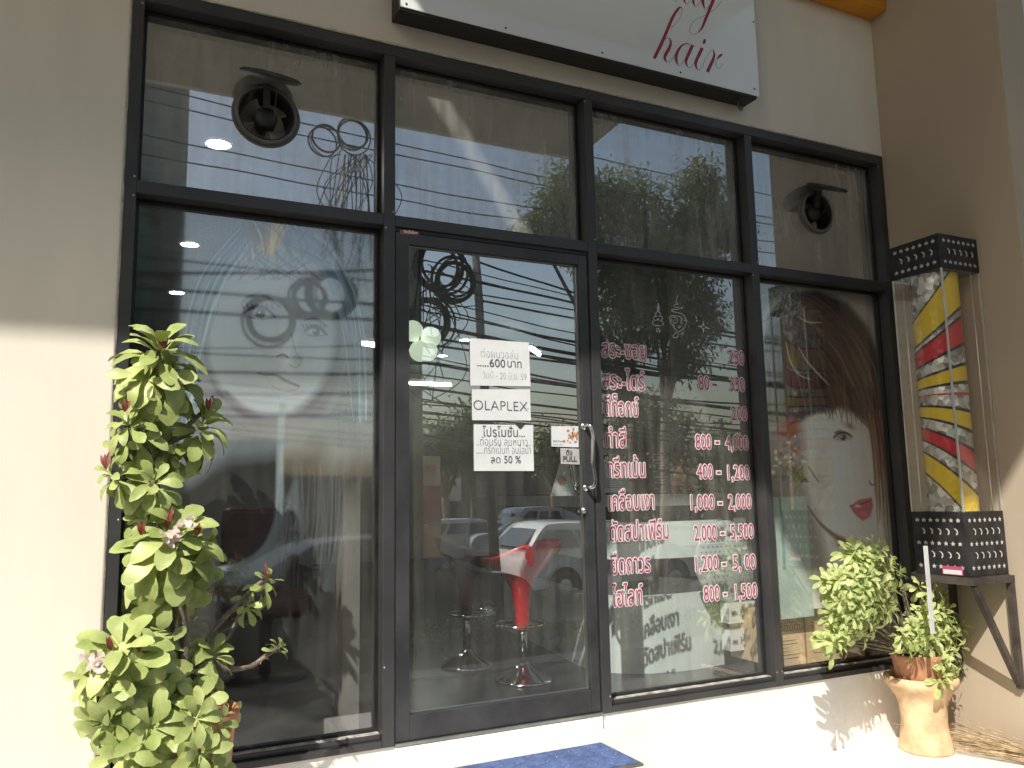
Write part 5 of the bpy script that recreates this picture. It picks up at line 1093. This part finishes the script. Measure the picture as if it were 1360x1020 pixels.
coil(583, 358, 5.2, .28, 7, 'thick double coil of black cable beside the pole at the top of the door'); coil(602, 374, 5.2, .24, 6, 'coil of black cable overlapping the largest coil'); coil(570, 428, 5.2, .26, 7, 'coil of black cable lower on the pole')
coil(432, 186, 5.0, .16, 3, 'thin loop of cable mirrored in the upper left pane', .08, .012); coil(468, 180, 5.0, .17, 3, 'second thin loop of cable in the upper left pane', .08, .012)
coil(437, 392, 5.0, .22, 8, 'dense dark coil mirrored over the drawn face', .08, .022); coil(408, 395, 5.0, .18, 6, 'smaller coil left of the dense dark coil', .08, .018); coil(358, 424, 5.0, .23, 4, 'single round loop mirrored around the drawn eye', .08, .018)
b = BM(); rr_ = random.Random(9)
for k in range(26):
    a = M(470+rr_.gauss(0, 14), 205, 4.9, .08); c_ = M(450+rr_.gauss(0, 26), 360+rr_.uniform(-70, 60), 4.9, .08); mid = a.lerp(c_, .5)+Vector((rr_.gauss(0, .15), 0, rr_.gauss(0, .1))); tube(b, smooth_pts([tuple(a), tuple(mid), tuple(c_)], 6), .006, 5, cap=False)
tag(obj('cable_tangle', b, MCABLE), 'hanging tangle of thin wires under the loops', 'cable tangle')
b = BM()
for k in range(30):
    a = M(565+rr_.gauss(0, 14), 345+rr_.uniform(0, 60), 5.1, .034); c_ = M(565+rr_.gauss(0, 22), 430+rr_.uniform(-40, 120), 5.1, .034); mid = a.lerp(c_, .5)+Vector((rr_.gauss(0, .25), 0, rr_.gauss(0, .12))); tube(b, smooth_pts([tuple(a), tuple(mid), tuple(c_)], 6), .006, 5, cap=False)
tag(obj('cable_tangle', b, MCABLE), 'loose tangle of wires around the cable pole', 'cable tangle')
# trees
def tree(base, tips, crown, lab, ml, mb, nl, ls, rs, r0=.12):
    rr_ = random.Random(rs); t = thing('street_tree', base, lab, 'tree', 'trees across the street'); b = BM(); bs = Vector(base)
    fork = bs.lerp(Vector(crown[0][0]), .55); tr = smooth_pts([tuple(bs), tuple(bs.lerp(fork, .5)+Vector((.06, 0, 0))), tuple(fork)], 5); tube(b, tr, [r0*(1-.35*i/(len(tr)-1)) for i in range(len(tr))], 10)
    for c_, ra in crown:
        m0 = fork.lerp(Vector(c_), .5)+Vector((rr_.gauss(0, .12), rr_.gauss(0, .12), .05)); p3 = smooth_pts([tuple(fork), tuple(m0), tuple(c_)], 4); tube(b, p3, [r0*.5*(1-.75*i/(len(p3)-1)) for i in range(len(p3))], 7)
        for k in range(5):
            e = Vector(c_)+Vector((rr_.gauss(0, ra*.6), rr_.gauss(0, ra*.6), rr_.gauss(0, ra*.5))); tube(b, [m0.lerp(Vector(c_), .7), e], [r0*.14, r0*.05], 5)
    obj('trunk', b, mb, t); b = BM(); tot = sum(ra**2 for _, ra in crown)
    for c_, ra in crown:
        nc = max(6, int(nl/12*ra**2/tot)); 
        for j in range(nc):
            d = Vector((rr_.gauss(0, 1), rr_.gauss(0, 1), rr_.gauss(0, 1))).normalized()*ra*rr_.random()**.45; cc = Vector(c_)+Vector((d.x, d.y, d.z*.85)); ax = (d.normalized()+Vector((rr_.gauss(0, .3), rr_.gauss(0, .3), .1)))
            for k in range(12):
                dd = ax+Vector((rr_.gauss(0, .9), rr_.gauss(0, .9), rr_.gauss(-.2, .7))); leaf(b, cc+Vector((rr_.gauss(0, ls), rr_.gauss(0, ls), rr_.gauss(0, ls))), dd, (0, 0, 1), ls*rr_.uniform(.7, 1.3), ls*.36)
    obj('crown', b, ml, t); return t
def cr(lst, D, k=1.0, gy=.08): 
    out = []
    for u, v, r in lst:
        p_ = M(u, v, D, gy); dist = math.hypot(p_.x-CAM[0], p_.y-.16+CAM[1]-0) ; dist = abs((Vector((p_.x, .16-p_.y, p_.z))-Vector(CAM)).dot(Vector(CF))); out.append((p_+Vector((0, (random.random()-.5)*r/FPX*dist, 0)), r/FPX*dist*k))
    return out
random.seed(12)
q = M(868, 600, 7.5)
tree((q.x, q.y, GZ), None, cr([(890, 370, 62), (925, 245, 34), (930, 300, 48), (968, 300, 36), (900, 310, 46), (870, 430, 40), (940, 420, 34), (905, 470, 30)], 7.5), 'broad leafy tree with a pale leaning trunk, mirrored behind the price list', MTLEAF, MBARKL, 17000, .105, 3, .11)
q = M(835, 600, 8.6)
tree((q.x, q.y, GZ), None, cr([(830, 390, 55), (750, 255, 42), (740, 295, 44), (800, 265, 36), (850, 260, 42), (770, 320, 40), (825, 330, 60), (700, 305, 24), (820, 450, 34)], 8.6), 'taller tree with light green top leaves, mirrored above the door and third bay', MTLEAF3, MBARK, 17000, .11, 4, .13)
for i, (lst, D, s_, lab) in enumerate(((((840, 580, 48), (860, 545, 36), (905, 585, 34), (880, 560, 36)), 12, 21, 'dense dark bush tree under the price list lines'), (((590, 588, 20), (572, 600, 24), (610, 595, 22)), 16, 22, 'small dark tree behind the cable pole'), (((628, 562, 18), (622, 585, 22), (640, 600, 22)), 16, 23, 'small round dark tree left of the papers'),
                        (((738, 590, 18), (752, 610, 22), (735, 615, 16)), 16, 24, 'small dark tree beside the pull plate'), (((970, 600, 26), (940, 610, 24), (1000, 605, 26)), 20, 25, 'low grey green tree beyond the far pole'))):
    q = M(lst[0][0], 640, D, .034); tree((q.x, q.y, GZ), None, cr(lst, D, 1.1, .034), lab, MTLEAF, MBARK, 2600, .20, s_, .14)
b = BM(); rr_ = random.Random(77)
for i in range(4200):
    x = rr_.uniform(-12, 70); h = 2.3+.5*math.sin(x*.5)+.35*math.sin(x*1.7+2)+.2*math.sin(x*4.1); leaf(b, Vector((x, -40+rr_.gauss(0, .8), GZ+rr_.random()**.8*h)), (rr_.gauss(0, 1), rr_.gauss(0, 1), rr_.gauss(0, 1)), (0, 0, 1), .9, .6)
tag(obj('far_wood', b, MTLEAF), 'far dark line of trees beyond the road', 'wood', kind='stuff')
# buildings across
def building(x0, x1, y0, y1, z1, m, lab, wins, mw, balc=None, arch=None, rx=None, roofm=None):
    t = thing('town_building', ((x0+x1)/2, y1, GZ), lab, 'building', 'buildings across the street'); b = BM(); box(b, x0, x1, y0, y1, GZ, z1); obj('wall', b, m, t)
    b = BM(); box(b, x0-.15, x1+.15, y0-.15, y1+.15, z1+.002, z1+.14); obj('roof', b, roofm or MPOLE, t)
    for (a, c_, z0, z1_) in wins:
        b = BM(); box(b, a, c_, y1+.001, y1+.05, z0, z1_); f_ = obj('window', b, mw, t); b = BM(); box(b, a+.06, c_-.06, y1+.051, y1+.056, z0+.06, z1_-.06); obj('glazing', b, MCARG, f_)
    return t
xe = M(250, 180, 9).x; MGRN = mat('green_render', (.20, .34, .27), .8, var=.1); MGRE = mat('grey_render', (.30, .31, .29), .8, var=.1)
t = building(xe-6.5, xe, -13, -9, 9.5, MGRE, 'grey green townhouse with an arched balcony window, mirrored at the left edge', [(xe-1.9+.0-2.2*k, xe-.75-2.2*k, z, z+1.5) for k in range(3) for z in (.6, 6.9)], MPOLE)
b = BM(); ax_ = M(187, 200, 8.9); 
pts = [(xe-1.35+.95*math.cos(a), 4.9+.95*math.sin(a)) for a in [math.pi*i/14 for i in range(15)]]+[(xe-2.30, 3.2), (xe-.40, 3.2)]
poly_prism(b, pts, -8.98, -8.94); ar = obj('arched_window', b, MGRN, t); b = BM(); tube(b, [(x, -8.92, z) for x, z in pts[:15]], .07, 8, cap=False); obj('arch_frame', b, MPOLE, ar)
b = BM(); box(b, xe-2.7, xe-.1, -8.93, -8.2, 3.1, 3.2); tube(b, [(xe-2.7, -8.2, 3.95), (xe-.1, -8.2, 3.95)], .04, 6)
for i in range(14): tube(b, [(xe-2.65+.19*i, -8.2, 3.2), (xe-2.65+.19*i, -8.2, 3.95)], .022, 5)
obj('balcony', b, MPOLE, t)
building(12.5, 22, -36, -30, 2.3, mat('dark_shop_render', (.12, .11, .10), .9, var=.2), 'long low dark shop row across the road', [(13+1.6*k, 14.1+1.6*k, -.3, 1.0) for k in range(5)], MPOLE)
building(4.6, 11.6, -35, -30, 1.7, mat('brown_render', (.16, .12, .10), .9, var=.2), 'low brown market building across the road', [(5.2+1.7*k, 6.3+1.7*k, -.3, .9) for k in range(4)], MPOLE)
building(-4, 3.4, -28, -22, 2.6, mat('dark_grey_render', (.10, .10, .10), .9, var=.2), 'dark workshop building mirrored low in the left window', [(-3.5+1.7*k, -2.4+1.7*k, -.2, 1.2) for k in range(4)], MPOLE)
t = thing('billboard', (24, -34, GZ), 'small grey billboard on posts above the far roofs', 'billboard'); a = M(725, 610, 34, .034); b = BM(); box(b, a.x-1.6, a.x+1.6, -34.2, -34, a.z-.5, a.z+.5); obj('panel', b, MPOLE, t); b = BM()
for e in (-1.1, 1.1): tube(b, [(a.x+e, -34.1, GZ), (a.x+e, -34.1, a.z-.5)], .08, 8)
obj('post', b, MPOLE, t)
# ================================================================== SCALE, CAMERA, LIGHT
for o in bpy.data.objects:
    if o.parent is None and o.type in ('MESH', 'EMPTY'):
        o.location = o.location*SCL; o.scale = o.scale*SCL
cam = bpy.data.cameras.new('camera'); co = bpy.data.objects.new('camera', cam); C.objects.link(co)
cam.sensor_width = 36; cam.sensor_fit = 'HORIZONTAL'; cam.lens = FPX/1360*36; cam.clip_end = 2000; cam.clip_start = .05
Mx = Matrix(((CR[0], CU[0], -CF[0], CAM[0]*SCL), (CR[1], CU[1], -CF[1], CAM[1]*SCL), (CR[2], CU[2], -CF[2], CAM[2]*SCL), (0, 0, 0, 1))); co.matrix_world = Mx
bpy.context.scene.camera = co
D_ = Vector((.309, .310, -.438)).normalized()
sun = bpy.data.lights.new('sun', 'SUN'); sun.energy = 5.0; sun.angle = R(.53); sun.color = (1, .955, .87); so = bpy.data.objects.new('sun', sun); C.objects.link(so)
so.rotation_euler = D_.to_track_quat('-Z', 'Y').to_euler(); so.location = (-6, -6, 9)
w = bpy.data.worlds.new('World'); bpy.context.scene.world = w; w.use_nodes = True; nt = w.node_tree; bg = nt.nodes['Background']
sky = nt.nodes.new('ShaderNodeTexSky'); sky.sky_type = 'NISHITA'; sky.sun_disc = False; sky.sun_elevation = math.asin(-D_.z); sky.sun_rotation = math.atan2(-D_.x, -D_.y); sky.air_density = 1.6; sky.dust_density = 3.0; sky.ozone_density = 1.0
nt.links.new(sky.outputs[0], bg.inputs[0]); bg.inputs[1].default_value = .15
sc = bpy.context.scene; sc.view_settings.view_transform = 'Standard'; sc.view_settings.look = 'None'; sc.view_settings.exposure = 0
sc.cycles.use_denoising = True; sc.cycles.max_bounces = 8; sc.cycles.transparent_max_bounces = 16; sc.cycles.caustics_reflective = False; sc.cycles.caustics_refractive = False
